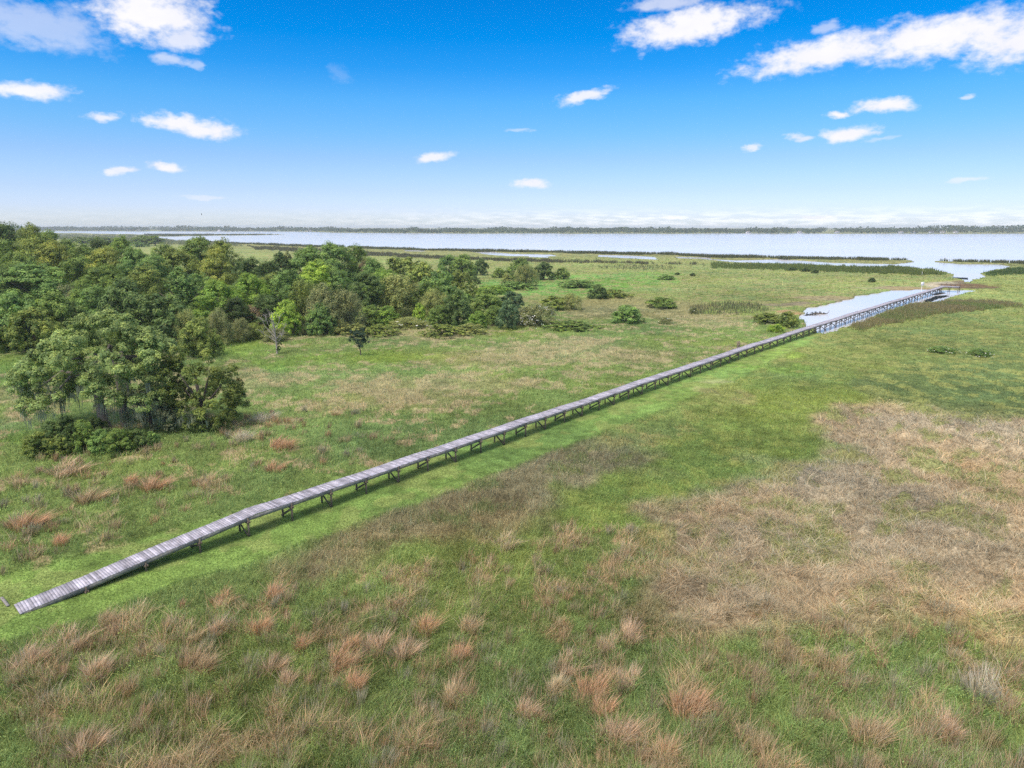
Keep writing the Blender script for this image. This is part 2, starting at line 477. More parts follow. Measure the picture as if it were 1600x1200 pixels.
# ------------------------------------------------------------------ blades
def blades(P, h, w, lean, cb, ct, rng, flat=0.0):
    """five-vertex bent blades. P (n,3) base, h height, w width, lean (n,2) tip offset"""
    n = len(P)
    a = rng.uniform(0, 2 * PI, n)
    side = np.stack([np.cos(a), np.sin(a), np.zeros(n)], 1) * (w / 2)[:, None]
    mid = P.copy(); mid[:, :2] += lean * .32; mid[:, 2] += h * .58
    tip = P.copy(); tip[:, :2] += lean; tip[:, 2] += h
    V = np.empty((n, 5, 3), np.float32)
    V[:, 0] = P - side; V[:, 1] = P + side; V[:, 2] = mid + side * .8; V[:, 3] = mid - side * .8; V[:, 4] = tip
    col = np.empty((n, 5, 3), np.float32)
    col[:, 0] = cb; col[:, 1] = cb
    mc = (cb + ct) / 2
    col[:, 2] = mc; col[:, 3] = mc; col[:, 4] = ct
    i = np.arange(n)[:, None] * 5
    q = i + np.array([[0, 1, 2, 3]]); t = i + np.array([[3, 2, 4]])
    return V.reshape(-1, 3), q, t, col.reshape(-1, 3)

def rhombs(P, nrm, size, asp, col, rng):
    n = len(P)
    r = rng.normal(size=(n, 3)); T = np.cross(nrm, r); T /= np.linalg.norm(T, axis=1)[:, None] + 1e-9
    B = np.cross(nrm, T); B /= np.linalg.norm(B, axis=1)[:, None] + 1e-9
    T = T * size[:, None]; B = B * (size * asp)[:, None]
    V = np.stack([P - T, P + B, P + T, P - B], 1).astype(np.float32)
    q = np.arange(n * 4).reshape(n, 4)
    return V.reshape(-1, 3), q, np.repeat(col, 4, axis=0)

COVER = dict(
 tall_grass=('tall mixed green grass with straw-coloured stems filling the foreground', 'tall grass'),
 left_meadow=('green meadow grass with dry stems between the oak clump and the boardwalk', 'meadow grass'),
 straw_meadow=('lime and straw-coloured meadow grass in front of the wood', 'meadow grass'),
 mown_grass=('short bright green mown grass along both sides of the boardwalk', 'mown grass'),
 reddish_grass=('dull reddish-brown grass in a long band beside the mown strip', 'grass'),
 dead_grass=('matted dead brown grass in the large patch at right', 'dead grass'),
 lush_grass=('fresh low green grass between the boardwalk and the brown patch', 'grass'),
 marsh_plants=('low leafy green marsh plants right of the boardwalk', 'marsh plants'),
 marsh_grass=('flat olive marsh grass between the wood and the lake', 'marsh grass'))

def build_cover():
    rng = np.random.default_rng(5)
    # spread with more, finer blades near the camera
    n = 1300000
    az = np.radians(rng.uniform(-50, 50, n))
    py = 401 + (1300 - 401) * rng.uniform(0, 1, n)
    dep = np.arctan((py - 600) / F) + PITCH
    r = H / np.tan(dep)
    x = r * np.sin(az) ; y = r * np.cos(az)
    # keep the beam fan: use ground range along the ray so density stays even on screen
    Fd = field(x, y); wm = water_mask(x, y)
    keep = (wm < .25) & (rng.uniform(0, 1, n) > Fd['mud'] * .75)
    # thin spots between the clumps
    bare = (Fd['n4'] + .22 * rng.uniform(0, 1, n) < .46) & (Fd['W']['mown_grass'] < .5)
    keep &= ~(bare & (rng.uniform(0, 1, n) < .72))
    names = ZK
    Wm = np.stack([Fd['W'].get(k, np.zeros(n)) for k in names], 1)
    Wm = Wm + rng.uniform(-.5, .5, Wm.shape) * (Wm > .02)
    zk = Wm.argmax(1)
    z = ground_z(x, y, Fd, wm) - .03
    dist = np.hypot(r, H)
    pix = dist / 683.0
    share = rng.uniform(0, 1, n) * .45 + (1 - Fd['pm']) * .75 < Fd['fr']
    col = np.where(share[:, None], Fd['alt'], Fd['col'])
    jit = rng.normal(1, .20, n).clip(.5, 1.6)[:, None]
    hue = rng.normal(0, .09, n)[:, None]
    col = col * jit * (1 + hue * np.array([1.0, .1, -.6]))
    for k, nm in enumerate(names):
        m = keep & (zk == k)
        if m.sum() < 50: continue
        nn = int(m.sum())
        hp = Fd['h'][m] * rng.uniform(.55, 1.35, nn) * (.35 + .65 * Fd['n3'][m] + .75 * Fd['n4'][m])
        sh = share[m]
        px_ = pix[m]
        P = np.stack([x[m], y[m], z[m]], 1)
        c = col[m]
        if nm == 'mown_grass':
            near = px_ < .16
            P = P[near]; c = c[near]; hp = hp[near]; px_ = px_[near]; nn = len(P)
            w = np.maximum(.012, px_ * .42); hp = np.maximum(hp, px_ * .5)
            lean = rng.normal(0, .6, (nn, 2)) * hp[:, None]
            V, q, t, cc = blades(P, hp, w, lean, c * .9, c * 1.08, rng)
            f = [q, t]
        elif nm in ('marsh_plants', 'marsh_grass') :
            # leafy cover: tilted leaves in knee-high tufts
            sz = np.maximum(.06, px_ * rng.uniform(.35, .8, nn))
            P[:, 2] += hp * rng.uniform(.2, 1.0, nn)
            nr = rng.normal(0, .55, (nn, 3)); nr[:, 2] = 1
            nr /= np.linalg.norm(nr, axis=1)[:, None]
            V, q, cc = rhombs(P, nr, sz, .55, c, rng); f = [q]
        else:
            w = np.maximum(.013, px_ * .40)
            dead = nm in ('dead_grass',)
            if nm in ('tall_grass', 'left_meadow'):
                hp = hp * np.where(sh, 1.45, 1.0)
            hp = np.maximum(hp, px_ * .8)
            lean = rng.normal(0, .9 if dead else .55, (nn, 2)) * hp[:, None]
            lean += (np.stack([fbm(P[:, 0] * .4, P[:, 1] * .4, 95), fbm(P[:, 0] * .4, P[:, 1] * .4, 96)], 1) - .45) * 1.3 * hp[:, None]
            if nm == 'dead_grass': hp *= rng.uniform(.4, 1.0, nn)
            leafy = (rng.uniform(0, 1, nn) < .5) & (not dead) & ~sh
            bl = ~leafy
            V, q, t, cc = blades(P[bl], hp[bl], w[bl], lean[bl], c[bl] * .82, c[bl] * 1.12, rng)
            f = [q, t]
            if leafy.any():
                Pl = P[leafy].copy(); nl = len(Pl); Pl[:, 2] += hp[leafy] * rng.uniform(.25, .95, nl); Pl[:, :2] += rng.normal(0, .06, (nl, 2))
                nr = rng.normal(0, .6, (nl, 3)); nr[:, 2] = 1; nr /= np.linalg.norm(nr, axis=1)[:, None]
                V2, q2, c2 = rhombs(Pl, nr, np.maximum(.022, px_[leafy] * rng.uniform(.4, .85, nl)), .5, c[leafy], rng)
                f[0] = np.vstack([q, q2 + len(V)]); V = np.vstack([V, V2]); cc = np.vstack([cc, c2])
        lab, cat = COVER[nm]
        tag(obj(nm, make_mesh(nm, V, f, cc), M_grass), lab, cat, kind='stuff')
build_cover()
# ------------------------------------------------------------------ reed beds
def poly_pts(poly, n, rng):
    P = np.array(poly, float); lo = P.min(0); hi = P.max(0); out = []
    got = 0
    while got < n:
        q = rng.uniform(lo, hi, (n * 2, 2))
        q = q[sdf(q[:, 0], q[:, 1], poly) < 0]; out.append(q); got += len(q)
    return np.concatenate(out)[:n]

def reeds(name, label, polys, density, h, col, tip, rng, wk=.45, soft=5.0, kindlean=.12, mix=None):
    Ps = []
    for poly in polys:
        P = np.array(poly, float)
        area = .5 * abs(np.dot(P[:, 0], np.roll(P[:, 1], 1)) - np.dot(P[:, 1], np.roll(P[:, 0], 1)))
        n = int(area * density * 1.5) + 20
        g = poly_pts(poly, n, rng)
        e = -sdf(g[:, 0], g[:, 1], poly) / max(1.0, soft)
        Ps.append(g[e + .9 * fbm(g[:, 0] * .12, g[:, 1] * .5, 97) > .55 + .4 * rng.uniform(0, 1, n)])
    q = np.concatenate(Ps)
    # patchy stands
    x, y = gp(q[:, 0], q[:, 1])
    keep = fbm(x * .03, y * .03, 91) + .25 * rng.uniform(0, 1, len(x)) > .42
    x = x[keep]; y = y[keep]; n = len(x)
    dist = np.hypot(np.hypot(x, y), H); pix = dist / 683
    hp = h * rng.uniform(.6, 1.15, n) * (.7 + .6 * fbm(x * .1, y * .1, 92))
    base = np.full(n, WATER_Z - .1)
    P = np.stack([x, y, base], 1)
    c = np.array(col)[None] * rng.normal(1, .22, n).clip(.5, 1.7)[:, None] * (1 + (fbm(x * .06, y * .02, 93) - .5) * .8)[:, None]
    t = np.array(tip)[None] * rng.normal(1, .2, n).clip(.5, 1.7)[:, None]
    if mix is not None:
        mm = ((fbm(x * .09, y * .05, 98) + rng.normal(0, .08, n)) > .5)[:, None]
        c = np.where(mm, c, c * mix); t = np.where(mm, t, t * mix)
    lean = rng.normal(0, kindlean, (n, 2)) * hp[:, None]
    V, f1, f2, cc = blades(P, hp, np.maximum(.02, pix * wk), lean, c, t, rng)
    tag(obj(name, make_mesh(name, V, [f1, f2], cc), M_grass), label, 'reeds', kind='stuff')

def band(x0, x1, off0, off1, step=25):
    xs = np.arange(x0, x1 + 1, step)
    sh = np.interp(xs, SH_X, SH_Y)
    off1 = off0 + (off1 - off0) * np.minimum(1, np.minimum(xs - x0, x1 - xs) / 70.0 + .12) * (.6 + .8 * vnoise(xs * .031, xs * 0, 3))
    off0 = np.full(len(xs), off0)
    return list(zip(xs, sh + off0)) + list(zip(xs[::-1], (sh + off1)[::-1]))

rr = np.random.default_rng(21)
DK = s2l(78, 88, 62); DKT = s2l(100, 104, 74)
reeds('shoreline_reeds', 'dark green reeds in a thin belt along the open lake edge',
      [band(300, 1425, .2, 2.6), band(1455, 1900, .2, 2.4), SPIT], 9, 2.1, DK, DKT, rr, soft=1.5)
reeds('inner_reeds', 'second belt of dark reeds behind the narrow pools',
      [[(385, 383.5), (480, 387), (560, 392.5), (640, 397), (720, 401), (800, 404.5), (900, 406), (940, 407.5), (1010, 410), (1110, 411.5), (1100, 414), (960, 413), (820, 410), (700, 406.5), (560, 400), (400, 391)]],
      5, 1.7, s2l(80, 84, 64), s2l(104, 102, 78), rr)
reeds('tall_green_reeds', 'tall green reeds on the bank left of the creek mouth',
      [[(1110, 411), (1240, 413), (1350, 417.5), (1400, 416.5), (1455, 421), (1484, 427), (1484, 431), (1440, 431), (1300, 426), (1110, 420)]],
      4, 1.7, s2l(84, 106, 54), s2l(112, 122, 68), rr)
reeds('creek_reeds', 'dark green reeds on the right bank of the creek mouth',
      [[(1532, 427), (1562, 421.5), (1605, 419), (1700, 424), (1700, 430), (1600, 430), (1545, 432)]], 5, 1.8, s2l(66, 90, 52), s2l(92, 112, 62), rr)
reeds('brown_reeds', 'tall brown and green reeds standing right of the boardwalk by the pond',
      [[(1316, 513), (1350, 501), (1386, 487), (1420, 476), (1456, 474), (1484, 468), (1560, 470), (1600, 474), (1600, 482), (1480, 492), (1420, 503), (1345, 520)]],
      4, 1.25, s2l(120, 116, 76), s2l(150, 140, 102), rr, soft=9, mix=np.array([.72, 1.05, .7]))
reeds('sparse_reeds', 'thin dark rushes on the marsh left of the pond',
      [[(1075, 480), (1140, 472), (1195, 476), (1205, 489), (1150, 494), (1080, 494)], [(920, 416), (1000, 412), (1060, 416), (1050, 424), (940, 424)]],
      .5, 1.3, s2l(98, 104, 74), s2l(106, 108, 80), rr)
reeds('far_marsh_reeds', 'pale far reed flats at the left end of the lake',
      [[(60, 365), (225, 366), (250, 371), (300, 377), (380, 381), (380, 386), (200, 382), (60, 374)]], 3.5, 1.8, s2l(104, 116, 82), s2l(128, 132, 100), rr)

# ------------------------------------------------------------------ dry grass tussocks (things)
def tussock_mesh(seed, n=820, wide=.34, tall=1.05):
    rng = np.random.default_rng(seed)
    k = 11                                       # each tussock is a crowd of small tufts
    ta = rng.uniform(0, 2 * PI, k); tr = wide * 1.25 * np.sqrt(rng.uniform(0, 1, k))
    tc = np.stack([tr * np.cos(ta), tr * np.sin(ta)], 1); th = tall * rng.uniform(.5, 1.12, k)
    tl = rng.normal(0, .22, (k, 2)) + tc / wide * .22 + np.array([.24, .14]); tt = rng.normal(1, .13, k).clip(.7, 1.3)
    i = rng.integers(0, k, n)
    p = tc[i] + rng.normal(0, .085, (n, 2))
    P = np.column_stack([p, np.full(n, -.06)])
    h = th[i] * rng.uniform(.3, 1.05, n)
    lean = (tl[i] + rng.normal(0, .2, (n, 2)) + (p - tc[i]) * 1.6) * h[:, None]
    jit = (tt[i] * rng.normal(1, .2, n).clip(.5, 1.7))[:, None]
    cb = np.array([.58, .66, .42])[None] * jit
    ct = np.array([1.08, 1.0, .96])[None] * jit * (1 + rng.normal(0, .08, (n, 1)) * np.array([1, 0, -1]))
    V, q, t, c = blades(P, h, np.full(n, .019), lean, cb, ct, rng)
    return make_mesh('tussock', V, [q, t], c)
TUS = [tussock_mesh(s) for s in (1, 2, 3)] + [tussock_mesh(7, 700, .46, .9), tussock_mesh(8, 560, .2, 1.2)]
TT = {'o': s2l(212, 178, 150), 'p': s2l(212, 188, 166), 't': s2l(204, 184, 156), 's': s2l(210, 194, 166), 'g': s2l(200, 194, 180)}
# px, py of the base, width in pixels, tone, mesh, label
TUSS = [
 (30, 1045, 62, 'p', 3, 'large pinkish tan grass tussock at the left photo edge below the mown strip'),
 (58, 1042, 40, 'p', 0, 'upright tan tussock touching the big one at the left photo edge'),
 (108, 1015, 66, 'p', 3, 'wide windswept brown tussock beside the mown strip below the ramp foot'),
 (168, 985, 40, 't', 0, 'small tan tussock on the edge of the mown strip below the ramp'),
 (214, 966, 50, 's', 3, 'straw-coloured tussock leaning on the mown edge, nearest below the ramp side'),
 (345, 941, 46, 'o', 3, 'isolated flat-topped orange tussock beside the mown strip, below the first bents'),
 (291, 1000, 60, 't', 3, 'big rounded tan tussock standing alone, lower left'),
 (341, 993, 30, 'p', 1, 'small pale pinkish tussock right of the big rounded tan one'),
 (309, 1048, 56, 't', 0, 'tall feathery tan tussock below the big rounded one'),
 (152, 1064, 46, 'p', 1, 'pale windblown tussock left of the feathery tan one'),
 (428, 938, 30, 'o', 4, 'slim orange tussock at the near end of the reddish grass band'),
 (407, 993, 38, 'o', 1, 'orange tussock below the reddish grass band, left part of the foreground'),
 (471, 1022, 26, 'o', 4, 'narrow leaning orange tussock left of the bright orange one'),
 (549, 1018, 32, 'o', 1, 'orange tussock just above the bright orange one'),
 (532, 1048, 54, 'o', 0, 'brightest orange tussock, dense and rounded, lower left centre'),
 (587, 1020, 42, 'p', 2, 'pinkish brown tussock right of the bright orange one'),
 (555, 1084, 36, 'o', 4, 'upright orange tussock below the brightest orange one'),
 (425, 1050, 36, 'p', 2, 'dull pink tussock in the lower left centre'),
 (448, 1072, 28, 'p', 4, 'small dull brown tussock just below the dull pink one'),
 (131, 1190, 52, 'p', 2, 'tan tussock near the bottom left corner'),
 (668, 992, 36, 'o', 4, 'tall narrow orange tussock in the middle foreground'),
 (630, 1034, 40, 'p', 2, 'pale orange tussock below left of the tall narrow one'),
 (722, 1034, 30, 'o', 4, 'slim reddish tussock, middle foreground'),
 (732, 992, 32, 't', 4, 'slim tan tussock above the slim reddish one'),
 (707, 1103, 42, 't', 1, 'straw tussock of stiff separate stems, lower middle'),
 (652, 1142, 60, 't', 3, 'loose wide tan tussock near the bottom, left of middle'),
 (787, 856, 50, 's', 3, 'pale pink-tan tussock at the upper edge of the foreground grass'),
 (820, 1128, 34, 'p', 4, 'pale upright tussock at the bottom, middle'),
 (883, 1046, 62, 'p', 3, 'broad pink-brown tussock, largest of the middle foreground group'),
 (924, 1088, 56, 'o', 0, 'dense reddish tussock right of the broad pink-brown one'),
 (950, 1024, 36, 'p', 2, 'pinkish tussock above right of the dense reddish one'),
 (983, 1004, 40, 'p', 1, 'pinkish tussock furthest up right of the middle group'),
 (868, 1088, 36, 's', 1, 'straw tussock left of the dense reddish one'),
 (938, 1122, 42, 'o', 2, 'orange tussock straight below the dense reddish one'),
 (967, 1166, 58, 'p', 0, 'large faded pink tussock near the bottom, right of middle'),
 (979, 1082, 44, 'p', 2, 'faded tussock between the dense reddish one and the bright one to its right'),
 (1073, 1118, 64, 'o', 0, 'large bright orange tussock, right of middle near the bottom'),
 (1043, 1196, 30, 'o', 4, 'slim orange tussock at the bottom edge, right of middle'),
 (1293, 1042, 60, 't', 3, 'round tan tussock in the lower right foreground'),
 (1355, 1165, 66, 't', 0, 'big dull tan tussock near the bottom right'),
 (1540, 1100, 64, 'g', 2, 'greyish dry tussock near the right photo edge'),
 (1480, 1148, 46, 'p', 1, 'pale pink tussock left below the greyish one'),
 (437, 702, 46, 'o', 0, 'orange tussock left of the boardwalk, right of the oak clump'),
 (428, 736, 40, 'o', 3, 'flat orange tussock just below the other one left of the boardwalk'),
 (410, 662, 34, 'g', 2, 'feathery grey dry bush beside the oak clump, right one'),
 (380, 690, 28, 'g', 4, 'feathery grey dry bush beside the oak clump, left one'),
 (100, 738, 70, 'p', 3, 'wide pinkish tussock in front of the shrubs under the oak'),
 (205, 760, 22, 'o', 1, 'small round orange tussock left of the boardwalk, below the oak shrubs'),
 (238, 765, 38, 'o', 2, 'brownish tussock right of the small round orange one'),
 (140, 785, 44, 't', 2, 'tan tussock in the meadow left of the ramp, middle one'),
 (322, 758, 50, 't', 3, 'wide tan tussock nearest the deck, left of the boardwalk'),
 (40, 826, 50, 'o', 2, 'brown tussock near the left photo edge above the ramp'),
 (95, 852, 24, 'o', 4, 'narrow leaning orange tussock above the ramp'),
]
rt = np.random.default_rng(33)
for px, py, wpx, tone, k, lab in TUSS:
    x, y = gp(px, py); x = float(x); y = float(y)
    me = TUS[k]
    o = obj('grass_tussock', me, M_tuss)
    w0 = {0: 1.25, 1: 1.25, 2: 1.25, 3: 1.55, 4: .95}[k]
    sc = wpx / float(ppm(y)) / w0 * 1.05
    z = float(ground_z(np.array([x]), np.array([y]))[0])
    o.location = (x, y, z); o.rotation_euler = (0, 0, rt.uniform(-.5, .5)); o.scale = (sc, sc, min(1.15, .55 + .42 * sc))
    o.color = (*TT[tone], 1)
    tag(o, lab, 'grass tussock', 'dry grass tussocks in the meadow')

# loose dry stems between the tussocks
def loose_stems():
    rng = np.random.default_rng(44)
    P = []; Hh = []; Ln = []; Cb = []; Ct = []
    q = poly_pts([(a, b) for a, b in TUSSOCKY], 1350, rng)
    q2 = poly_pts([(0, 900), (0, 740), (60, 715), (260, 700), (400, 650), (560, 640), (620, 690), (460, 750), (330, 790), (160, 850)], 150, rng)
    q = np.concatenate([q, q2])
    tones = [s2l(204, 172, 144), s2l(198, 174, 146), s2l(190, 178, 156), s2l(200, 180, 144), s2l(206, 168, 136)]
    cx, cy = gp(q[:, 0], q[:, 1])
    s, d = sd(cx, cy)
    ok = ~((d > -6) & (d < 4.6))
    for x0, y0 in zip(cx[ok], cy[ok]):
        n = int(rng.integers(14, 80)); w = rng.uniform(.12, .42); h = rng.uniform(.5, .95)
        p = rng.normal(0, w * .6, (n, 2)) + [x0, y0]
        hh = h * rng.uniform(.5, 1.1, n)
        ln = (p - [x0, y0]) * .6 + rng.normal(0, .12, (n, 2)) * hh[:, None] + np.array([.14, .06]) * hh[:, None]
        c = tones[rng.integers(0, 5)] * rng.uniform(.75, 1.1)
        j = rng.normal(1, .2, n).clip(.5, 1.6)[:, None]
        P.append(p); Hh.append(hh); Ln.append(ln); Cb.append(c * np.array([.55, .68, .5]) * j); Ct.append(c * j)
    P = np.concatenate(P); z = ground_z(P[:, 0], P[:, 1]) - .03
    P = np.column_stack([P, z])
    dist = np.sqrt(P[:, 0] ** 2 + P[:, 1] ** 2 + H * H) / 683
    V, f1, f2, c = blades(P, np.concatenate(Hh), np.maximum(.016, dist * .40), np.concatenate(Ln), np.concatenate(Cb), np.concatenate(Ct), rng)
    tag(obj('dry_stems', make_mesh('dry_stems', V, [f1, f2], c), M_grass), 'loose dry tan grass stems scattered through the green meadow', 'dry grass', kind='stuff')
loose_stems()

# ------------------------------------------------------------------ boardwalk
def oriented(s):
    e = .5
    a = walk_pt(s - e); b = walk_pt(s + e); t = (b - a) / np.linalg.norm(b - a)
    za = float(walk_z(s - .25)); zb = float(walk_z(s + .25))
    t3 = np.array([t[0], t[1], (zb - za) / .5]); t3 /= np.linalg.norm(t3)
    n = np.array([t[1], -t[0], 0.0]); up = np.cross(n, t3)
    return t3, n, up

S0, S1 = -30.4, 204.0
HW = .63
def build_boardwalk():
    rng = np.random.default_rng(3)
    root = empty('boardwalk', tuple(walk_pt(S0)))
    tag(root, 'long narrow weathered grey timber boardwalk on posts running from the meadow to the water', 'boardwalk')
    org = walk_pt(S0)
    def part(mb, name, mat, parent=root, smooth=False):
        me = mb.mesh(name, smooth); o = obj(name, me, mat, parent)
        return o
    def L(p): return np.asarray(p) - org
    m = MB(); s = S0
    while s < S1:
        w = .14
        sc = s + w / 2
        t, n, up = oriented(sc)
        c = L(walk_pt(sc, rng.normal(0, .008), float(walk_z(sc)) + rng.normal(0, .003)))
        m.box(c, t * (w / 2 - .004), n * (HW + rng.normal(0, .008)), up * .019)
        s += w
    part(m, 'deck', M_deck)
    for off in (-.585, .585):
        m = MB(); s = S0 + .05
        while s < S1 - .1:
            e = min(s + 3.04, S1)
            a = L(walk_pt(s, off, float(walk_z(s)) - .14)); b = L(walk_pt(e, off, float(walk_z(e)) - .14))
            if e - s > .3: m.beam(a, b, .045, .235)
            s += 3.04
        part(m, 'rim_joist', M_joist)
    ks = []
    sk = -21.45 - 3 * 3.04; k = 0
    while sk < S1 - .5:
        ks.append((sk, k)); sk += 3.04; k += 1
    zc = lambda s: float(walk_z(s))
    for sk, k in ks:
        if zc(sk) < .3: continue
        top = zc(sk) - .262
        px = walk_pt(sk)
        wet = float(water_mask(px[:1], px[1:2])[0]) > .3
        bot = -1.0 if wet else -.25
        t, n, up = oriented(sk)
        m = MB()
        a = walk_pt(sk, -.72, top - .07); b = walk_pt(sk, .72, top - .07)
        m.beam(L(a), L(b), .045, .14); m.beam(L(a + t * .145), L(b + t * .145), .045, .14)
        bent = part(m, 'support_bent', M_post)
        for off in (-.575, .575):
            m = MB()
            p = walk_pt(sk, off) + t * .0725
            p0 = p.copy(); p0[2] = bot; p1 = p.copy(); p1[2] = zc(sk) - .03
            m.beam(L(p0), L(p1), .098, .098, up=tuple(n))
            part(m, 'post', M_post, bent)
        if zc(sk) > .9:
            m = MB(); sg = 1 if k % 2 else -1
            lowz = .10 if not wet else .0
            m.beam(L(walk_pt(sk, -.60 * sg, lowz) + t * -.02), L(walk_pt(sk, .60 * sg, top - .18) + t * -.02), .04, .13)
            part(m, 'brace', M_post, bent)
    # end platform with its rail
    t, n, up = oriented(S1 - 1)
    z = zc(S1)
    ctr = walk_pt(S1)
    def W(a, b, zz): return L(np.array([ctr[0], ctr[1], 0]) + t * a + n * b + np.array([0, 0, zz]))
    m = MB(); 
    for i in range(17):
        m.box(W(.10 + i * .148, 1.6, z), t * .07, n * 2.5, np.array([0, 0, .019]))
    plat = part(m, 'end_platform', M_deck)
    m = MB()
    for a in (.1, 1.3, 2.45): m.beam(W(a, -.85, z - .14), W(a, 4.05, z - .14), .045, .235)
    part(m, 'platform_joist', M_joist, plat)
    for a in (.2, 2.4):
        for b in (-.8, 1.5, 4.0):
            m = MB(); m.beam(W(a, b, -1.0), W(a, b, z - .262), .12, .12); part(m, 'post', M_post, plat)
    m = MB()
    for b in (-.8, .4, 1.6, 2.8, 4.0): m.beam(W(2.42, b, z + .02), W(2.42, b, z + .85), .1, .1)
    m.beam(W(2.42, -.85, z + .9), W(2.42, 4.05, z + .9), .14, .05); m.beam(W(2.42, -.85, z + .5), W(2.42, 4.05, z + .5), .04, .12)
    part(m, 'railing', M_post, plat)
build_boardwalk()

def simple_thing(name, label, cat, px, py, build, z0=None, group=None):
    x, y = gp(px, py); x = float(x); y = float(y)
    z = float(ground_z(np.array([x]), np.array([y]))[0]) if z0 is None else z0
    root = empty(name, (x, y, z)); tag(root, label, cat, group); build(root); return root

# two short mooring posts beside the deck
for i, (ds, lab) in enumerate([(0, 'left of two dark wooden posts rising beside the boardwalk, about halfway to the pond'), (.55, 'right of two dark wooden posts rising beside the boardwalk, about halfway to the pond')]):
    p = walk_pt(60.7 + ds, -.85)
    m = MB(); m.tube([(0, 0, -.3), (0, 0, 1.2), (.01, 0, 2.25)], [.10, .095, .09], 8)
    m.tube([(.01, 0, 2.245), (.01, 0, 2.29)], [.085, .05], 8)
    o = obj('wooden_post', m.mesh('wooden_post'), M_post); o.location = tuple(p)
    tag(o, lab, 'post', 'posts beside the boardwalk')

def b_sign(root):
    m = MB(); m.tube([(0, 0, -.4), (0, 0, 2.6)], [.06, .055], 8); obj('post', m.mesh('post'), M_white, root)
    m = MB(); t = np.array([.86, .5, 0]); n = np.array([.5, -.86, 0])
    m.box(np.array([0, 0, 2.55]) + n * .09, t * .82, n * .025, np.array([0, 0, .52]))
    m.box(np.array([0, 0, 2.55]) + n * .045, t * .04, n * .02, np.array([0, 0, .5]))
    obj('sign_board', m.mesh('sign_board'), M_white, root)
simple_thing('sign', 'white blank sign board on a post at the pond edge near the boardwalk end', 'sign', 1440, 452, b_sign)
def b_stake(mat, h):
    def f(root):
        m = MB(); m.tube([(0, 0, -.3), (.02, 0, h * .6), (.05, .01, h)], [.055, .05, .045], 7); obj('stake', m.mesh('stake'), mat, root)
        m = MB(); m.tube([(.05, .01, h), (.05, .01, h + .06)], [.06, .03], 7); obj('cap', m.mesh('cap'), mat, root)
    return f
simple_thing('marker_stake', 'thin pale yellow marker stake on the marsh left of the sign', 'stake', 1222.5, 445.5, b_stake(M_yellow, 1.25))
simple_thing('marker_stake', 'thin yellow marker stake far left on the marsh, before the bushes and the pond', 'stake', 1089, 453, b_stake(M_yellow, 1.2))
simple_thing('marker_stake', 'thin white marker stake in front of the creek reeds, above the sign', 'stake', 1440.5, 430, b_stake(M_white, 1.3))
def b_board(root):
    m = MB(); m.beam((-.55, .35, .16), (.25, -.3, .05), .14, .035); obj('plank', m.mesh('plank'), M_dead, root)
    m = MB(); m.beam((-.42, .22, -.1), (-.42, .22, .17), .05, .05); obj('peg', m.mesh('peg'), M_post, root)
simple_thing('loose_plank', 'short grey plank propped in the grass beside the foot of the ramp', 'plank', 12, 943, b_board)

# ------------------------------------------------------------------ trees
UP = np.array([0, 0, 1.0])
def crown(lobes, n_leaves, size, seed, tufts=14, spread=.36, asp=.55, vert=0.0, gap=.0):
    """leaves grouped in tufts over the shells of many lobes"""
    rng = np.random.default_rng(seed)
    Lb = np.array(lobes, float)                   # x y z r
    w = Lb[:, 3] ** 2; w /= w.sum()
    nl = len(Lb)
    D = rng.normal(size=(nl, tufts, 3)); D[..., 2] = D[..., 2] * .8 + .45
    D /= np.linalg.norm(D, axis=2)[..., None]
    tone_t = rng.normal(1, .20, (nl, tufts)).clip(.55, 1.55)
    tone_l = rng.normal(1, .12, nl).clip(.7, 1.35)
    li = rng.choice(nl, n_leaves, p=w); ti = rng.integers(0, tufts, n_leaves)
    d = D[li, ti]; r = Lb[li, 3]
    off = rng.normal(size=(n_leaves, 3)); off /= np.linalg.norm(off, axis=1)[:, None]
    off *= (rng.uniform(0, 1, n_leaves) ** .45)[:, None]
    rad = spread * r
    P = Lb[li, :3] + d * (r * .8)[:, None] + off * rad[:, None] * np.array([1, 1, .75 + vert])
    nr = d * .8 + off * .75 + UP * .5 + rng.normal(size=(n_leaves, 3)) * .30
    nr /= np.linalg.norm(nr, axis=1)[:, None]
    tone = tone_t[li, ti] * tone_l[li] * rng.normal(1, .11, n_leaves).clip(.6, 1.5)
    hue = rng.normal(0, .08, n_leaves) + (tone_t[li, ti] - 1) * .35
    col = tone[:, None] * (1 + hue[:, None] * np.array([.9, .2, -.5]))
    sz = size * rng.uniform(.6, 1.35, n_leaves)
    return rhombs(P, nr, sz, asp, col, rng)

def dome_lobes(seed, n, R, z0, z1, rl, sq=2.0, fill=.75, taper=0.0):
    rng = np.random.default_rng(seed); out = []
    for i in range(n):
        u = rng.uniform(0, 1) ** .8; th = rng.uniform(0, 2 * PI)
        h = (i + .5) / n
        z = z0 + (z1 - z0) * h
        rr_ = R * (1 - abs(2 * h - .7) ** sq * (.55 if h < .35 else .48)) * (1 - taper * h)
        rr_ = R * math.sqrt(max(.05, 1 - ((h - .32) / .72) ** 2)) if taper == 0 else rr_
        r = rl * rng.uniform(.75, 1.3)
        q = max(0, rr_ - r * .7) * (fill + (1 - fill) * u if i % 4 else u * .6)
        out.append((q * math.cos(th), q * math.sin(th), z - r * .3, r))
    return out

def crown_mesh(name, lobes, n, size, seed, **kw):
    V, q, c = crown(lobes, n, size, seed, **kw)
    return make_mesh(name, V, [q], c)

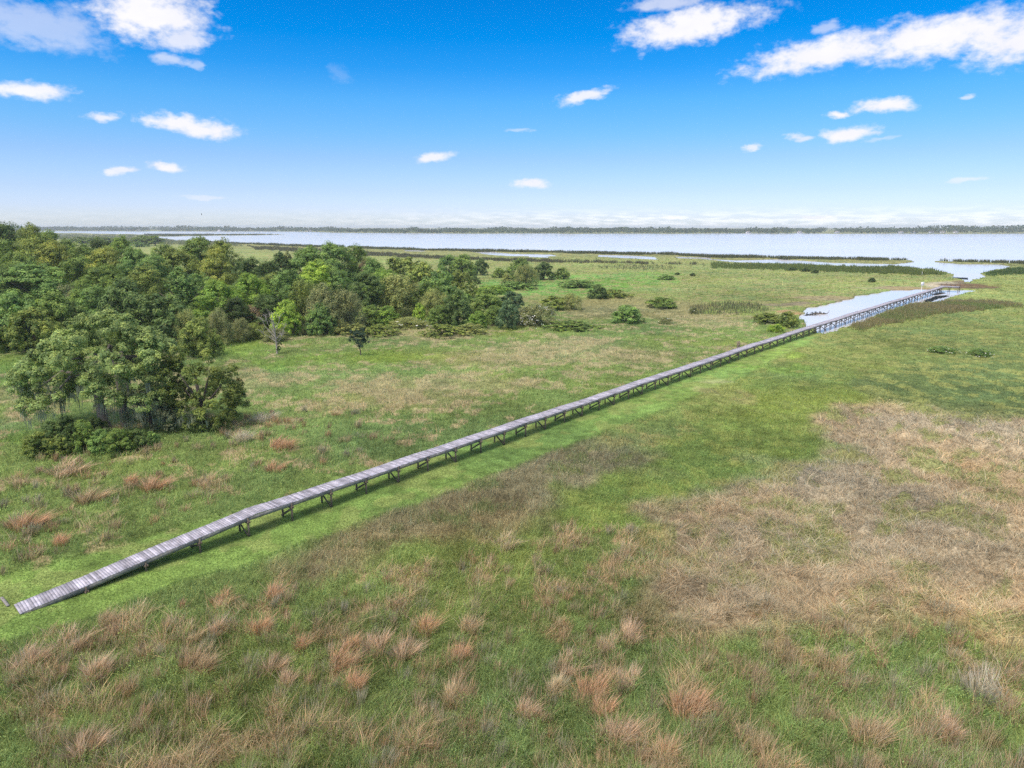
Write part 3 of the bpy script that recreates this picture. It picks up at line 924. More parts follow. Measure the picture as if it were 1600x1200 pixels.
def trunk_mesh(seed, h, r, limbs=5, spread=.3, lean=0.0):
    rng = random.Random(seed); m = MB()
    top = h * .45
    pts = [(0, 0, -.2), (lean * .3, 0, top * .5), (lean, rng.uniform(-.05, .05) * h, top)]
    m.tube(pts, [r * 1.3, r, r * .8], 8)
    for i in range(limbs):
        a = 2 * PI * i / limbs + rng.uniform(-.4, .4); sp = spread * h * rng.uniform(.7, 1.2)
        b = pts[-1] if i % 2 else (lean * .6, 0, top * .8)
        p1 = (b[0] + .5 * sp * math.cos(a), b[1] + .5 * sp * math.sin(a), b[2] + h * .18)
        p2 = (b[0] + sp * math.cos(a), b[1] + sp * math.sin(a), b[2] + h * .36)
        m.tube([b, p1, p2], [r * .6, r * .4, r * .15], 6)
    return m.mesh('trunk', True)

def bare_mesh(seed, h, r, depth=4, spread=.55):
    rng = random.Random(seed); m = MB()
    def grow(p, d, L_, rad, lv):
        q = p + d * L_ * .5 + np.array([rng.uniform(-1, 1), rng.uniform(-1, 1), 0]) * L_ * .05
        e = q + (d + np.array([rng.uniform(-1, 1), rng.uniform(-1, 1), .3]) * .15) * L_ * .5
        m.tube([p, q, e], [rad, rad * .82, rad * .62], 6 if lv < 2 else 4)
        if lv < depth:
            for k in range(3 if lv < 2 else 2):
                nd = d + np.array([rng.uniform(-1, 1), rng.uniform(-1, 1), rng.uniform(-.25, .5)]) * spread * 1.5
                nd /= np.linalg.norm(nd)
                st = e if k else q
                grow(st, nd, L_ * rng.uniform(.55, .8), rad * .55, lv + 1)
    grow(np.array([0, 0, -.15]), np.array([.02, 0, 1.0]), h * .42, r, 0)
    return m.mesh('trunk', True)

# prototypes, one metre radius-units scaled later: (crown mesh, trunk mesh, radius, height)
def proto(kind):
    if kind[0] == 'O':      # billowing oak, 5 m radius 13 m high
        i = int(kind[1])
        lob = dome_lobes(100 + i, 44, 5.0, 3.2, 12.6, 1.55)
        return crown_mesh('crown', lob, 21000, .17, 200 + i, tufts=11, spread=.46), trunk_mesh(i, 11, .32), 5.2, 13.0
    if kind[0] == 'P':      # spiky upright
        lob = dome_lobes(140, 46, 3.4, 1.0, 8.8, .8, taper=.5, sq=3)
        lob += [(x * 1.0, y, z + .8, r * .6) for x, y, z, r in dome_lobes(141, 18, 3.0, 5, 9.4, .7, taper=.35)]
        return crown_mesh('crown', lob, 13000, .17, 240, tufts=9, spread=.5, vert=.9), trunk_mesh(21, 8.5, .2), 3.6, 9.8
    if kind[0] == 'S':      # shrub dome to the ground
        i = int(kind[1])
        lob = dome_lobes(160 + i, 34, 3.0, .4, 4.0, .85)
        return crown_mesh('foliage', lob, 11000, .125, 260 + i, tufts=11, spread=.44), trunk_mesh(30 + i, 3.4, .09, 6, .35), 3.1, 4.3
    if kind[0] == 'W':      # fine-leaved willow dome
        i = int(kind[1])
        lob = dome_lobes(180 + i, 40, 3.0, .3, 4.3, .75)
        return crown_mesh('foliage', lob, 15000, .085, 280 + i, tufts=16, spread=.5, vert=.5), trunk_mesh(40 + i, 3.6, .09, 7, .35), 3.1, 4.6
    if kind[0] == 'M':      # dense cauliflower thicket
        i = int(kind[1])
        lob = dome_lobes(190 + i, 60, 4.0, .2, 3.6, .72, fill=.5)
        return crown_mesh('foliage', lob, 15000, .12, 290 + i, tufts=10, spread=.34), trunk_mesh(50 + i, 3, .09, 7, .4), 4.1, 3.9
    if kind[0] == 'T':      # loose thin tree
        i = int(kind[1])
        lob = dome_lobes(210 + i, 22, 2.2, 2.2, 8.4, .75)
        return crown_mesh('crown', lob, 6000, .15, 310 + i, tufts=9, spread=.5), trunk_mesh(60 + i, 8, .14), 2.3, 8.8
    if kind[0] == 'D':      # half-dead: bare limbs with a few leaves
        lob = dome_lobes(230, 14, 2.4, 2.0, 7.6, .7)
        return crown_mesh('crown', lob, 1500, .12, 330, tufts=9, spread=.6), bare_mesh(5, 7.8, .16, 5), 2.6, 8.2
PROTO = {}
def get_proto(k):
    if k not in PROTO: PROTO[k] = proto(k)
    return PROTO[k]

TONE = {'d': (.052, .092, .036), 'm': (.078, .132, .040), 'o': (.094, .138, .044), 'y': (.122, .162, .048), 'b': (.10, .178, .042),
        'l': (.145, .235, .048), 'g': (.108, .138, .076), 't': (.046, .088, .052), 'w': (.132, .170, .076), 'r': (.125, .11, .085), 'k': (.036, .066, .026), 'n': (.085, .155, .056)}

def plant(name, cat, px, top, base, wpx, kind, tone, label, group, parts=True):
    x, y, h = height_for(px, base, top)
    cm, tm, R, H0 = get_proto(kind)
    r = wpx / float(ppm(y)) / 2 * {'O': 1.28, 'M': 1.25, 'P': 1.2}.get(kind[0], 1.16)
    rng = random.Random(hash_i(px, base))
    z = float(ground_z(np.array([x]), np.array([y]))[0])
    s = r / R
    y += r * .0
    root = empty(name, (x, y, z), rng.uniform(0, 2 * PI), (s, s, h / H0))
    tag(root, label, cat, group)
    col = TONE[tone]; j = rng.uniform(.92, 1.08)
    o = obj('crown' if cat == 'tree' else 'foliage', cm, M_leaf, root); o.color = (col[0] * j * 2.5, col[1] * j * 2.2, col[2] * j * 1.65, 1)
    if parts:
        obj('trunk' if cat == 'tree' else 'stems', tm, M_bark if tone != 'r' else M_dead, root)
    return root
def hash_i(a, b): return int(a * 7919 + b * 104729) & 0xffff

WOOD = 'trees of the wood at left'
TREES = [
 # x, top, base, width, kind, tone, label
 (8, 343, 462, 56, 'O0', 'd', 'tallest dark green tree at the far left end of the wood skyline'),
 (34, 351, 458, 44, 'O1', 'd', 'dark tall tree second from the left on the wood skyline'),
 (62, 353, 462, 46, 'O2', 'o', 'olive round crown with two sprigs on top on the left skyline'),
 (88, 361, 456, 46, 'O0', 'm', 'green crown where the left skyline begins to slope down'),
 (22, 376, 474, 54, 'O1', 'm', 'green crown just below the tallest tree at the left edge'),
 (64, 372, 474, 60, 'O2', 'o', 'light olive crown in the upper left of the wood, below the two sprigs'),
 (96, 377, 474, 52, 'O0', 'y', 'yellowish olive crown in the upper left of the wood'),
 (116, 374, 462, 40, 'O1', 'm', 'small green crown behind the yellowish olive one'),
 (138, 381, 470, 44, 'O1', 'm', 'green crown between the yellowish one and the sunlit orange-tipped one'),
 (165, 374, 456, 42, 'O2', 'd', 'dark crown on the skyline in front of the far grove'),
 (176, 388, 476, 58, 'O0', 'y', 'yellow-orange tipped crown in the upper middle of the wood'),
 (198, 371, 462, 46, 'O1', 'm', 'green crown on the skyline below the far grove of trees'),
 (222, 389, 480, 56, 'O2', 'n', 'fresh green crown right of the yellow-orange tipped one'),
 (248, 400, 486, 52, 'O0', 'n', 'rounded green crown in the middle of the wood'),
 (262, 382, 456, 42, 'O1', 'm', 'dark green crown on the skyline left of the highest middle tree'),
 (286, 390, 474, 64, 'O2', 'o', 'broad olive green crown in front of the skyline, middle of the wood'),
 (319, 371, 462, 58, 'O0', 'm', 'highest rounded crown on the middle skyline, against the lake'),
 (355, 375, 462, 46, 'O1', 'o', 'tall crown right of the highest middle one, dark on its right side'),
 (345, 388, 474, 50, 'O2', 'y', 'yellowish crown standing in front of the two highest middle trees'),
 (236, 416, 496, 58, 'O1', 'o', 'olive crown low in the middle of the wood'),
 (172, 415, 494, 60, 'O2', 'm', 'green crown below the yellow-orange tipped one'),
 (132, 404, 490, 58, 'O0', 'm', 'dense green crown above the grey-brown dead tree'),
 (64, 412, 500, 88, 'O1', 'n', 'broad layered crown with a dark hollow beneath, left part of the wood'),
 (14, 420, 500, 66, 'O2', 'd', 'dark mossy crown at the left edge above a black hollow'),
 (40, 396, 486, 56, 'O0', 'm', 'green crown between the left edge trees and the broad layered one'),
 (138, 436, 512, 40, 'O2', 'm', 'green crown right of the grey-brown dead tree'),
 (156, 450, 520, 46, 'O0', 'n', 'light green crown just above the big mossy oak'),
 (203, 440, 532, 84, 'S1', 'd', 'dark blue-green dome above the top of the big mossy oak'),
 (254, 461, 545, 106, 'S0', 'd', 'largest dark blue-green dome on the front edge of the wood'),
 (290, 423, 516, 76, 'P0', 'n', 'upright spiky bright green tree in the middle of the wood'),
 (348, 442, 520, 66, 'O2', 'b', 'bright green crown right of the spiky tree'),
 (318, 428, 508, 44, 'O1', 'n', 'green crown touching the spiky tree on its right'),
 (395, 404, 484, 48, 'O0', 'd', 'dark low crown right of the yellowish one'),
 (420, 410, 482, 46, 'O1', 'd', 'dark green crown left of the brownish tall one'),
 (440, 393, 476, 38, 'T0', 'k', 'dark brownish tall thin tree in the gap before the lake marsh'),
 (455, 392, 474, 22, 'T1', 'g', 'thin spindly tree right beside the brownish tall one'),
 (398, 430, 512, 58, 'O2', 'b', 'bright green crown right of the middle of the wood'),
 (428, 428, 505, 44, 'O0', 'o', 'olive green crown right of the bright green one'),
 (452, 423, 510, 52, 'O1', 'n', 'green pointed crown below the brownish tall tree'),
 (485, 387, 474, 60, 'O2', 'n', 'left half of the big green crown group on the right skyline'),
 (524, 380, 474, 66, 'O0', 'n', 'highest crown of the right skyline, tufts on top against the lake'),
 (560, 384, 470, 38, 'O1', 'm', 'dark right shoulder of the right skyline group'),
 (500, 409, 494, 54, 'O1', 'l', 'bright yellow-green crown below the right skyline group'),
 (530, 420, 494, 46, 'O2', 'n', 'green crown right of the bright yellow-green one'),
 (575, 428, 498, 50, 'O0', 'd', 'dark shaded crown between the skyline group and the willow dome'),
 (603, 422, 490, 56, 'O1', 'b', 'bright green crown above left of the willow dome'),
 (585, 405, 474, 40, 'O2', 'n', 'green crown behind the pinkish bare tree'),
 (372, 466, 525, 40, 'O0', 'k', 'small very dark crown at the front edge of the wood, behind the grey-green shrub'),
 (418, 462, 520, 52, 'O1', 'd', 'dark green crown left of the lime green tree'),
 (450, 471, 526, 46, 'S0', 'l', 'lime green tree behind the bare grey tree'),
]
for a in TREES:
    plant('tree', 'tree', *a[:4], a[4], a[5], a[6], WOOD)
DEADS = [(107, 440, 508, 44, 'D0', 'g', 'grey-brown half-dead tree in the left part of the wood'),
         (572, 400, 472, 30, 'D0', 'r', 'pinkish bare-topped tree right of the right skyline group')]
for a in DEADS: plant('bare_tree', 'tree', *a[:4], a[4], a[5], a[6], 'half-dead trees in the wood')

EDGE = 'shrubs along the wood edge'
SHRUBS = [
 (34, 461, 545, 74, 'S0', 'n', 'green shrub on the front edge of the wood at the far left, upper one'),
 (92, 462, 540, 76, 'S1', 'm', 'green shrub left above the big mossy oak'),
 (14, 488, 548, 56, 'S1', 'm', 'low green shrub touching the left photo edge'),
 (58, 482, 549, 76, 'S0', 'o', 'large olive shrub at the left before the lime meadow strip'),
 (118, 474, 535, 52, 'S1', 'd', 'dark shrub between the olive one and the mossy oak top'),
 (298, 486, 548, 44, 'W0', 'w', 'pale olive shrub above the dark oak at right of the clump'),
 (316, 500, 558, 60, 'S1', 'o', 'flat olive shrub standing behind the dark oak'),
 (346, 484, 540, 40, 'W1', 'g', 'grey-green shrub on the wood edge right of the pale olive one'),
 (378, 498, 534, 34, 'W0', 'g', 'low grey-green shrub with white flowers beside it'),
 (398, 480, 522, 40, 'S1', 'r', 'brownish shrub at the front edge of the wood'),
 (478, 438, 512, 58, 'W0', 'o', 'olive-brown willow in front of the yellow-green tree'),
 (512, 446, 520, 64, 'W1', 'g', 'grey-olive willow dome, left of two alike'),
 (545, 455, 518, 56, 'W0', 'g', 'grey-olive willow dome, right of two alike'),
 (502, 474, 524, 46, 'S0', 'n', 'fresh green shrub in front of the grey-olive willows'),
 (470, 497, 524, 34, 'W1', 'g', 'low greyish bush right of the bare grey tree'),
 (528, 500, 522, 40, 'W0', 'w', 'low pale bush with a few white flowers before the willows'),
 (628, 401, 452, 96, 'M0', 'o', 'flat olive thicket on the skyline right of the pinkish bare tree'),
 (655, 412, 474, 96, 'M1', 'o', 'broad knobbly olive thicket behind the willow dome'),
 (690, 424, 482, 80, 'M0', 'n', 'dense knobbly green thicket right of the willow dome'),
 (718, 424, 466, 54, 'M1', 'o', 'right end of the knobbly thicket, pale olive'),
 (668, 440, 490, 60, 'M0', 'm', 'dark green thicket directly right behind the willow dome'),
 (624, 430, 494, 80, 'W0', 'w', 'big rounded willow dome with dark shade under it'),
 (680, 454, 497, 46, 'W1', 'w', 'smaller pale willow joined to the right of the big dome'),
 (580, 479, 510, 42, 'S1', 'm', 'left bush of the bright green row below the willow dome'),
 (605, 479, 509, 38, 'S0', 'b', 'bright green bush in the row below the willow dome'),
 (656, 476, 503, 20, 'S0', 'l', 'small lime bush right below the willow dome'),
 (715, 455, 506, 48, 'S1', 'd', 'dark green tall bush right of the small lime bush'),
 (686, 478, 507, 38, 'S0', 'm', 'green bush joined left of the dark tall bush'),
 (746, 487, 514, 32, 'S0', 'b', 'light green bush between two dark bushes'),
 (762, 455, 498, 60, 'S1', 'm', 'wide green bush behind the light green one'),
 (793, 473, 514, 34, 'S1', 't', 'dark blue-green bush beside the white flowering shrub'),
 (800, 456, 486, 40, 'S0', 't', 'dark round bush above the blue-green one'),
 (770, 478, 508, 30, 'S0', 'm', 'small green bush left of the blue-green one'),
 (701, 398, 436, 36, 'S0', 'n', 'rounded green bush at the left of the far marsh group'),
 (724, 399, 436, 46, 'S1', 'm', 'highest bush of the far marsh group'),
 (751, 404, 430, 24, 'S0', 'd', 'upright dark bush right of the highest far marsh one'),
 (741, 431, 444, 20, 'S1', 'd', 'small dark bush standing low in the bright green scrub'),
 (780, 419, 434, 22, 'S1', 'm', 'small bush left of the pale dome on the marsh'),
 (812, 404, 440, 40, 'S0', 'm', 'dark bush behind the pale dome on the marsh'),
 (792, 427, 444, 18, 'S1', 'w', 'small pale bush at the left foot of the pale dome'),
 (822, 414, 447, 40, 'W0', 'w', 'pale green dome-shaped bush standing out on the marsh'),
 (850, 410, 437, 32, 'S1', 'd', 'dark bush right of the pale dome'),
 (878, 418, 436, 22, 'S0', 'm', 'last small bush at the right end of the pale dome group'),
 (866, 463, 484, 42, 'S0', 'o', 'low yellow-green bush on the marsh, left of a pair'),
 (893, 459, 484, 34, 'W1', 'w', 'feathery pale bush on the marsh, right of a pair'),
 (933, 446, 467, 32, 'S1', 'd', 'round dark bush beyond the pair on the marsh'),
 (978, 478, 504, 52, 'S1', 'n', 'round fresh green bush alone on the marsh, nearest the meadow'),
 (1034, 465, 481, 46, 'S0', 'm', 'low wide green bush right of the fresh green round one'),
 (1230, 487, 512, 30, 'S0', 'o', 'olive bush at the left tip of the pond'),
 (1198, 490, 506, 40, 'S1', 'o', 'low brownish olive bush left of the pond tip'),
 (1212, 507, 519, 26, 'S0', 'l', 'low lime clump between the boardwalk and the pond tip'),
 (1237, 417.5, 423, 13, 'S1', 'k', 'small near-black bush far out on the marsh, left of three'),
 (1258, 419, 424.5, 14, 'S0', 'k', 'small near-black bush far out on the marsh, middle of three'),
 (1273, 421, 427, 11, 'S1', 'k', 'small near-black bush far out on the marsh, right of three'),
 (1362, 434, 441, 11, 'S0', 'k', 'small dark round bush left of the white sign'),
 (1058, 426, 429.5, 9, 'S0', 'k', 'tiny dark bush on the marsh, left of two'),
 (1082, 427, 431.5, 9, 'S1', 'k', 'tiny dark bush on the marsh, right of two'),
 (1040, 429, 437, 26, 'S1', 'n', 'low green scrub patch on the marsh below the two tiny dark bushes'),
 (430, 514, 533, 44, 'W0', 'g', 'low grey weedy bush at the foot of the bare grey tree'),
 (556, 505, 523, 44, 'M0', 'w', 'low pale weedy mound right below the grey-olive willows'),
 (596, 508, 524, 56, 'M1', 'o', 'low olive mound under the bright green row, first from the left'),
 (690, 507, 525, 64, 'M0', 'o', 'low olive mound in front of the dark green tall bush'),
 (735, 506, 522, 50, 'M1', 'w', 'low pale olive mound before the light green bush'),
 (895, 502, 513, 84, 'M0', 'm', 'long low dark green mound on the marsh below the feathery pair'),
 (905, 438, 449, 60, 'M1', 'n', 'low bright green scrub right of the pale dome group'),
 (800, 440, 452, 70, 'M0', 'n', 'low bright green scrub in front of the pale dome'),
 (770, 446, 458, 60, 'M1', 'b', 'low bright green scrub left in front of the pale dome group'),
 (960, 452, 464, 56, 'M0', 'o', 'low olive scrub right of the round dark bush on the marsh'),
 (400, 506, 530, 40, 'W1', 'o', 'low olive weeds left of the bare grey tree'),
]
for a in SHRUBS: plant('shrub', 'shrub', *a[:4], a[4], a[5], a[6], EDGE)

# white-flowering shrubs: foliage with flower heads
def flower_shrub(px, top, base, wpx, tone, label, n=120, fs=.07):
    root = plant('flowering_shrub', 'shrub', px, top, base, wpx, 'W1', tone, label, 'white-flowering shrubs')
    rng = np.random.default_rng(int(px))
    d = rng.normal(size=(n, 3)); d[:, 2] = np.abs(d[:, 2]); d[:, 1] -= 0.0
    d /= np.linalg.norm(d, axis=1)[:, None]
    P = d * np.array([3.1, 3.1, 4.3])
    P = np.repeat(P, 5, axis=0) + rng.normal(0, .09, (n * 5, 3))
    nr = np.repeat(d, 5, axis=0) + rng.normal(0, .4, (n * 5, 3)); nr /= np.linalg.norm(nr, axis=1)[:, None]
    V, q, c = rhombs(P, nr, rng.uniform(.6, 1.3, n * 5) * fs * 2.0, .9, np.ones((n * 5, 3)), rng)
    obj('blossom', make_mesh('blossom', V, [q], c), M_blossom, root)
flower_shrub(838, 476, 508, 66, 'g', 'wide grey-green shrub covered in white flowers beside the blue-green bush', 130, .026)
flower_shrub(812, 484, 508, 36, 'g', 'white-speckled shrub directly right of the blue-green bush', 70, .026)
flower_shrub(362, 508, 526, 36, 'g', 'small white-flowered shrub right of the oak clump at the wood edge', 26, .06)
flower_shrub(640, 497, 512, 60, 'w', 'low shrub with scattered white flowers below the bright green row', 26, .05)
flower_shrub(508, 496, 516, 36, 'w', 'small shrub with a few white flowers in front of the grey-olive willows', 16, .05)
flower_shrub(1474, 543, 551, 40, 'n', 'low white-flowering plant in the marsh right of the boardwalk, left one', 30, .05)
flower_shrub(1532, 546, 556, 34, 'n', 'low white-flowering plant in the marsh right of the boardwalk, right one', 26, .05)
flower_shrub(1040, 497, 507, 22, 'g', 'small white-flowered plant right of the fresh green round bush', 20, .05)
flower_shrub(1083, 480, 490, 16, 'g', 'tiny white-flowered plant left of the rushes by the pond', 16, .05)

# far grove beyond the wood
for px, top, base, w, k, lab in [(128, 370.5, 383, 34, 'O0', 'dark far tree beyond the wood skyline, left of the far grove'), (150, 370.5, 383, 32, 'O1', 'second dark far tree beyond the wood skyline'),
        (186, 372, 384, 26, 'O1', 'small far tree left of the far grove'), (214, 370.5, 383.5, 18, 'O2', 'smallest tree at the left of the far grove'), (226, 368, 384, 26, 'O0', 'middle tree of the far grove in front of the lake'), (243, 368, 384, 24, 'O1', 'right tree of the far grove in front of the lake'),
        (218, 378, 386, 26, 'M0', 'low pale bush in front of the far grove'), (168, 371, 384, 22, 'O2', 'third dark far tree beyond the wood skyline')]:
    plant('far_tree', 'tree' if k[0] == 'O' else 'shrub', px, top, base, w, k, 'm' if k[0] == 'O' else 'n', lab, 'trees far behind the wood')

# ------------------------------------------------------------------ bare grey tree and lone little tree
def bare_grey():
    x, y, h = height_for(433, 553, 488)
    root = empty('bare_tree', (x, y, 0)); tag(root, 'leafless silver-grey dead tree standing in the meadow before the wood', 'tree')
    m = MB(); rng = random.Random(9)
    main = [(0, 0, -.2), (.02, 0, 1.6), (-.10, .05, 3.2), (-.22, 0, 4.6), (-.3, 0, h)]
    m.tube(main, [.14, .115, .09, .06, .02], 8)
    arms = [((-.05, 0, 2.6), (-1.6, .2, 4.2), (-1.9, .2, 5.2)), ((-.1, 0, 3.1), (-.9, -.3, 4.6), (-1.3, -.3, 6.0)), ((-.08, 0, 2.2), (.9, .2, 3.2), (1.5, .2, 4.3)),
            ((-.15, 0, 3.6), (.5, .4, 4.8), (.7, .5, 5.6)), ((0, 0, 1.9), (-1.2, -.4, 2.9), (-1.9, -.5, 3.3)), ((0, 0, 1.6), (.8, -.5, 2.3), (1.3, -.7, 3.2)), ((-.2, 0, 4.1), (-.7, .4, 5.2), (-.9, .5, 6.1))]
    for a, b, c in arms:
        m.tube([a, b, c], [.05, .034, .012], 6)
        for _ in range(12):
            t = rng.uniform(.25, 1); p = np.array(b) * (1 - t) + np.array(c) * t if t > .5 else np.array(a) * (1 - 2*t + .5) + np.array(b) * (2*t - .5)
            e = p + np.array([rng.uniform(-.6, .6), rng.uniform(-.6, .6), rng.uniform(.1, .8)])
            m.tube([p, (p + e) / 2 + .05, e], [.022, .016, .008], 4)
            m.tube([(p + e) / 2 + .05, e + np.array([rng.uniform(-.4, .4), rng.uniform(-.4, .4), .1])], [.018, .008], 4)
    obj('trunk', m.mesh('trunk', True), M_dead, root)
    o = obj('vine_leaves', crown_mesh('vine_leaves', [(.45, -.2, .9, .35), (.55, -.2, 1.5, .35), (.5, -.1, 2.1, .3), (.2, -.2, .5, .3)], 500, .09, 77), M_leaf, root); o.color = (*TONE['m'], 1)
bare_grey()

def lone_tree():
    x, y, h = height_for(564, 557, 512)
    root = empty('young_tree', (x, y, 0)); tag(root, 'small lone dark green tree with a thin leaning trunk in the meadow', 'tree')
    m = MB(); m.tube([(0, 0, -.2), (-.05, 0, .8), (-.2, 0, 1.6), (-.35, 0, 3.2)], [.10, .085, .07, .03], 7)
    for e in [(-1.2, .2, 2.6), (.7, .2, 2.4), (-.9, -.4, 3.4), (.4, -.3, 3.6), (-.2, .6, 3.0)]: m.tube([(-.15, 0, 1.3), (e[0] * .6 - .1, e[1] * .6, (e[2] + 1.1) / 2), e], [.05, .035, .015], 5)
    obj('trunk', m.mesh('trunk', True), M_bark, root)
    lob = [(-1.2, 0, 2.6, .55), (-.9, .3, 3.2, .6), (-.5, -.2, 2.3, .55), (.5, .1, 2.1, .55), (1.0, 0, 2.2, .42), (.1, .4, 2.8, .6), (.5, -.3, 3.4, .55), (.35, .1, 3.95, .42), (-.3, .2, 3.5, .55), (.2, -.4, 1.7, .4), (-1.3, .1, 3.7, .35), (.9, -.2, 2.9, .4)]
    o = obj('crown', crown_mesh('crown', lob, 2600, .105, 88, tufts=10, spread=.5), M_leaf, root); o.color = (.042, .082, .048, 1)
lone_tree()

# ------------------------------------------------------------------ the mossy oak clump
def moss_mesh(anchors, seed, n_each=14, ln=(.45, 1.7)):
    rng = np.random.default_rng(seed); Vs = []; Q = []; Cs = []; k = 0
    for (ax, ay, az) in anchors:
        L0 = rng.uniform(*ln)
        for _ in range(n_each):
            p = np.array([ax, ay, az]) + rng.normal(0, .16, 3) * [1, 1, .6]
            L_ = L0 * rng.uniform(.3, 1.1); L_ = min(L_, max(.25, p[2] - .6)); w = rng.uniform(.012, .034)
            a = rng.uniform(0, PI); sx = np.array([math.cos(a), math.sin(a), 0]) * w
            dr = rng.normal(0, .06, 2)
            prev = None; tone = rng.normal(1, .18)
            for i, t in enumerate((0, .4, .75, 1)):
                c = p + np.array([dr[0] * t, dr[1] * t + .03 * math.sin(5 * t), -L_ * t])
                ww = (1.0, 1.15, .8, .15)[i]
                Vs += [c - sx * ww, c + sx * ww]; Cs += [[tone] * 3] * 2
                if i: Q.append((k - 2, k - 1, k + 1, k))
                k += 2
    return make_mesh('hanging_moss', np.array(Vs), [np.array(Q)], np.array(Cs))

def world_at(px, py, Y):
    """x, z of the point seen at a pixel on the plane y = Y"""
    xc = (px - 800) / F; yc = (600 - py) / F
    dy = cP + yc * sP; dz = -sP + yc * cP
    t = Y / dy
    return xc * t, H + dz * t

def oak_big():
    bx, by = gp(160, 668); bx = float(bx); by = float(by)
    root = empty('live_oak', (bx, by, 0)); tag(root, 'large spreading live oak hung with grey moss, in the left meadow', 'tree')
    rng = random.Random(4)
    # the silhouette measured at the trunk plane
    prof = [(52, 556, 600), (64, 546, 618), (82, 534, 625), (102, 518, 612), (122, 502, 604), (142, 492, 600), (160, 489, 598), (178, 494, 602), (196, 506, 610), (214, 514, 618), (232, 522, 620), (248, 534, 612)]
    lob = []
    for px, t, b in prof:
        x, zt = world_at(px, t, by); _, zb = world_at(px, b, by)
        dep = 5.2 * math.sqrt(max(.08, 1 - ((px - 150) / 128.0) ** 2))
        for i in range(16):
            r = rng.uniform(.6, 1.05)
            yy = rng.uniform(-1, 1) * dep
            u = rng.uniform(0, 1) ** 1.4 if i > 3 else 0.0
            if i <= 3: yy *= .35; r *= .85
            topz = zt - (yy / max(dep, .1)) ** 2 * (zt - zb) * .38
            z = zb + (topz - zb) * (1 - u * .95) - r * .6
            lob.append((x - bx + rng.uniform(-.55, .55), yy, max(z, 3.2), r))
    o = obj('crown', crown_mesh('crown', lob, 95000, .105, 501, tufts=14, spread=.44), M_leaf, root); o.color = (.29, .39, .13, 1)
    m = MB()
    def X(px, py): 
        x, z = world_at(px, py, by); return x - bx, z
    x0, z0 = X(166, 670); x1, z1 = X(155, 628); x2, z2 = X(148, 590)
    m.tube([(x0, 0, -.3), (x0 - .1, 0, .5), (x1, 0, z1), (x2, .2, z2)], [.62, .5, .42, .3], 10)
    x3, _ = X(191, 660); x4, z4 = X(184, 610); x5, z5 = X(176, 560); x6, z6 = X(172, 540)
    m.tube([(x3, .6, -.3), (x3 - .1, .6, .6), (x4, .5, z4), (x5, .3, z5), (x6, .2, z6)], [.48, .4, .34, .26, .12], 10)
    for (px, py, yy) in [(60, 580, -1.5), (85, 560, 2), (120, 535, -2), (140, 525, 1.5), (220, 550, -2), (245, 570, 1.5), (100, 590, -3), (210, 580, 3), (175, 530, -1), (235, 600, -2.5)]:
        ex, ez = X(px, py); s_ = (x2, .2, z2) if px < 165 else (x5, .3, z5)
        mid = ((s_[0] + ex) / 2, yy * .4, (s_[2] + ez) / 2 + .4)
        m.tube([s_, mid, (ex * .85, yy, ez - 1.3)], [.24, .16, .04], 7)
    obj('trunk', m.mesh('trunk', True), plain_mat('oak_bark', (.16, .14, .125), .9, .35, 5), root)
    anch = []
    for px, py, c in [(60, 600, 9), (75, 620, 8), (88, 600, 8), (96, 598, 7), (105, 612, 3), (128, 610, 2), (140, 605, 3), (152, 600, 3), (162, 596, 2), (176, 622, 4), (188, 630, 5), (200, 628, 4), (66, 640, 5), (212, 640, 4), (82, 645, 5)]:
        for _ in range(c):
            x, z = X(px + rng.uniform(-7, 7), py + rng.uniform(-12, 10)); anch.append((x, rng.uniform(-3.2, 2.0), z))
    for _ in range(44):
        l = rng.choice([q for q in lob if q[2] < 6.0]); anch.append((l[0], l[1] - l[3] * .4, l[2] - l[3] * .4))
    o = obj('hanging_moss', moss_mesh(anch, 6), M_leaf, root); o.color = (.33, .37, .25, 1); o['kind'] = 'stuff'
oak_big()

def oak_dark():
    bx, by = gp(318, 668); bx = float(bx); by = float(by)
    root = empty('live_oak', (bx, by, 0)); tag(root, 'smaller dark green oak with dense low foliage at the right of the mossy oak', 'tree')
    rng = random.Random(14)
    prof = [(262, 548, 625), (276, 540, 650), (292, 534, 668), (308, 536, 672), (324, 544, 672), (340, 556, 668), (354, 572, 650), (362, 590, 628)]
    lob = []
    for px, t, b in prof:
        x, zt = world_at(px, t, by); _, zb = world_at(px, b, by)
        dep = 3.4 * math.sqrt(max(.1, 1 - ((px - 312) / 56.0) ** 2))
        for i in range(8):
            r = rng.uniform(.55, .95); yy = rng.uniform(-1, 1) * dep
            z = zt - (zt - zb) * rng.uniform(0, 1) - r * .6 - .3 * (yy / dep) ** 2
            lob.append((x - bx + rng.uniform(-.4, .4), yy, max(z, .6), r))
    o = obj('crown', crown_mesh('crown', lob, 26000, .105, 502, tufts=13, spread=.42), M_leaf, root); o.color = (.18, .235, .055, 1)
    m = MB(); m.tube([(0, 0, -.3), (.1, 0, 1.2), (-.1, 0, 3.0), (-.3, 0, 5.5)], [.36, .28, .2, .08], 8)
    for e in [(-2.4, .5, 4.6), (2.2, .4, 4.4), (-1, -1.5, 5.6), (1.2, -1.6, 3.6), (.6, 1.5, 5.5)]: m.tube([(.05, 0, 2.0), (e[0] * .5, e[1] * .5, e[2] * .7), e], [.16, .1, .03], 6)
    obj('trunk', m.mesh('trunk', True), M_bark, root)
    an = [(rng.uniform(-2.5, 2), rng.uniform(-2.5, -1.2), rng.uniform(1.0, 1.9)) for _ in range(16)] + [(-3.1, -.8, 3.0 + rng.uniform(-.4, .4)) for _ in range(5)]
    o = obj('hanging_moss', moss_mesh(an, 8, 12, (.4, 1.1)), M_leaf, root); o.color = (.31, .35, .23, 1); o['kind'] = 'stuff'
oak_dark()

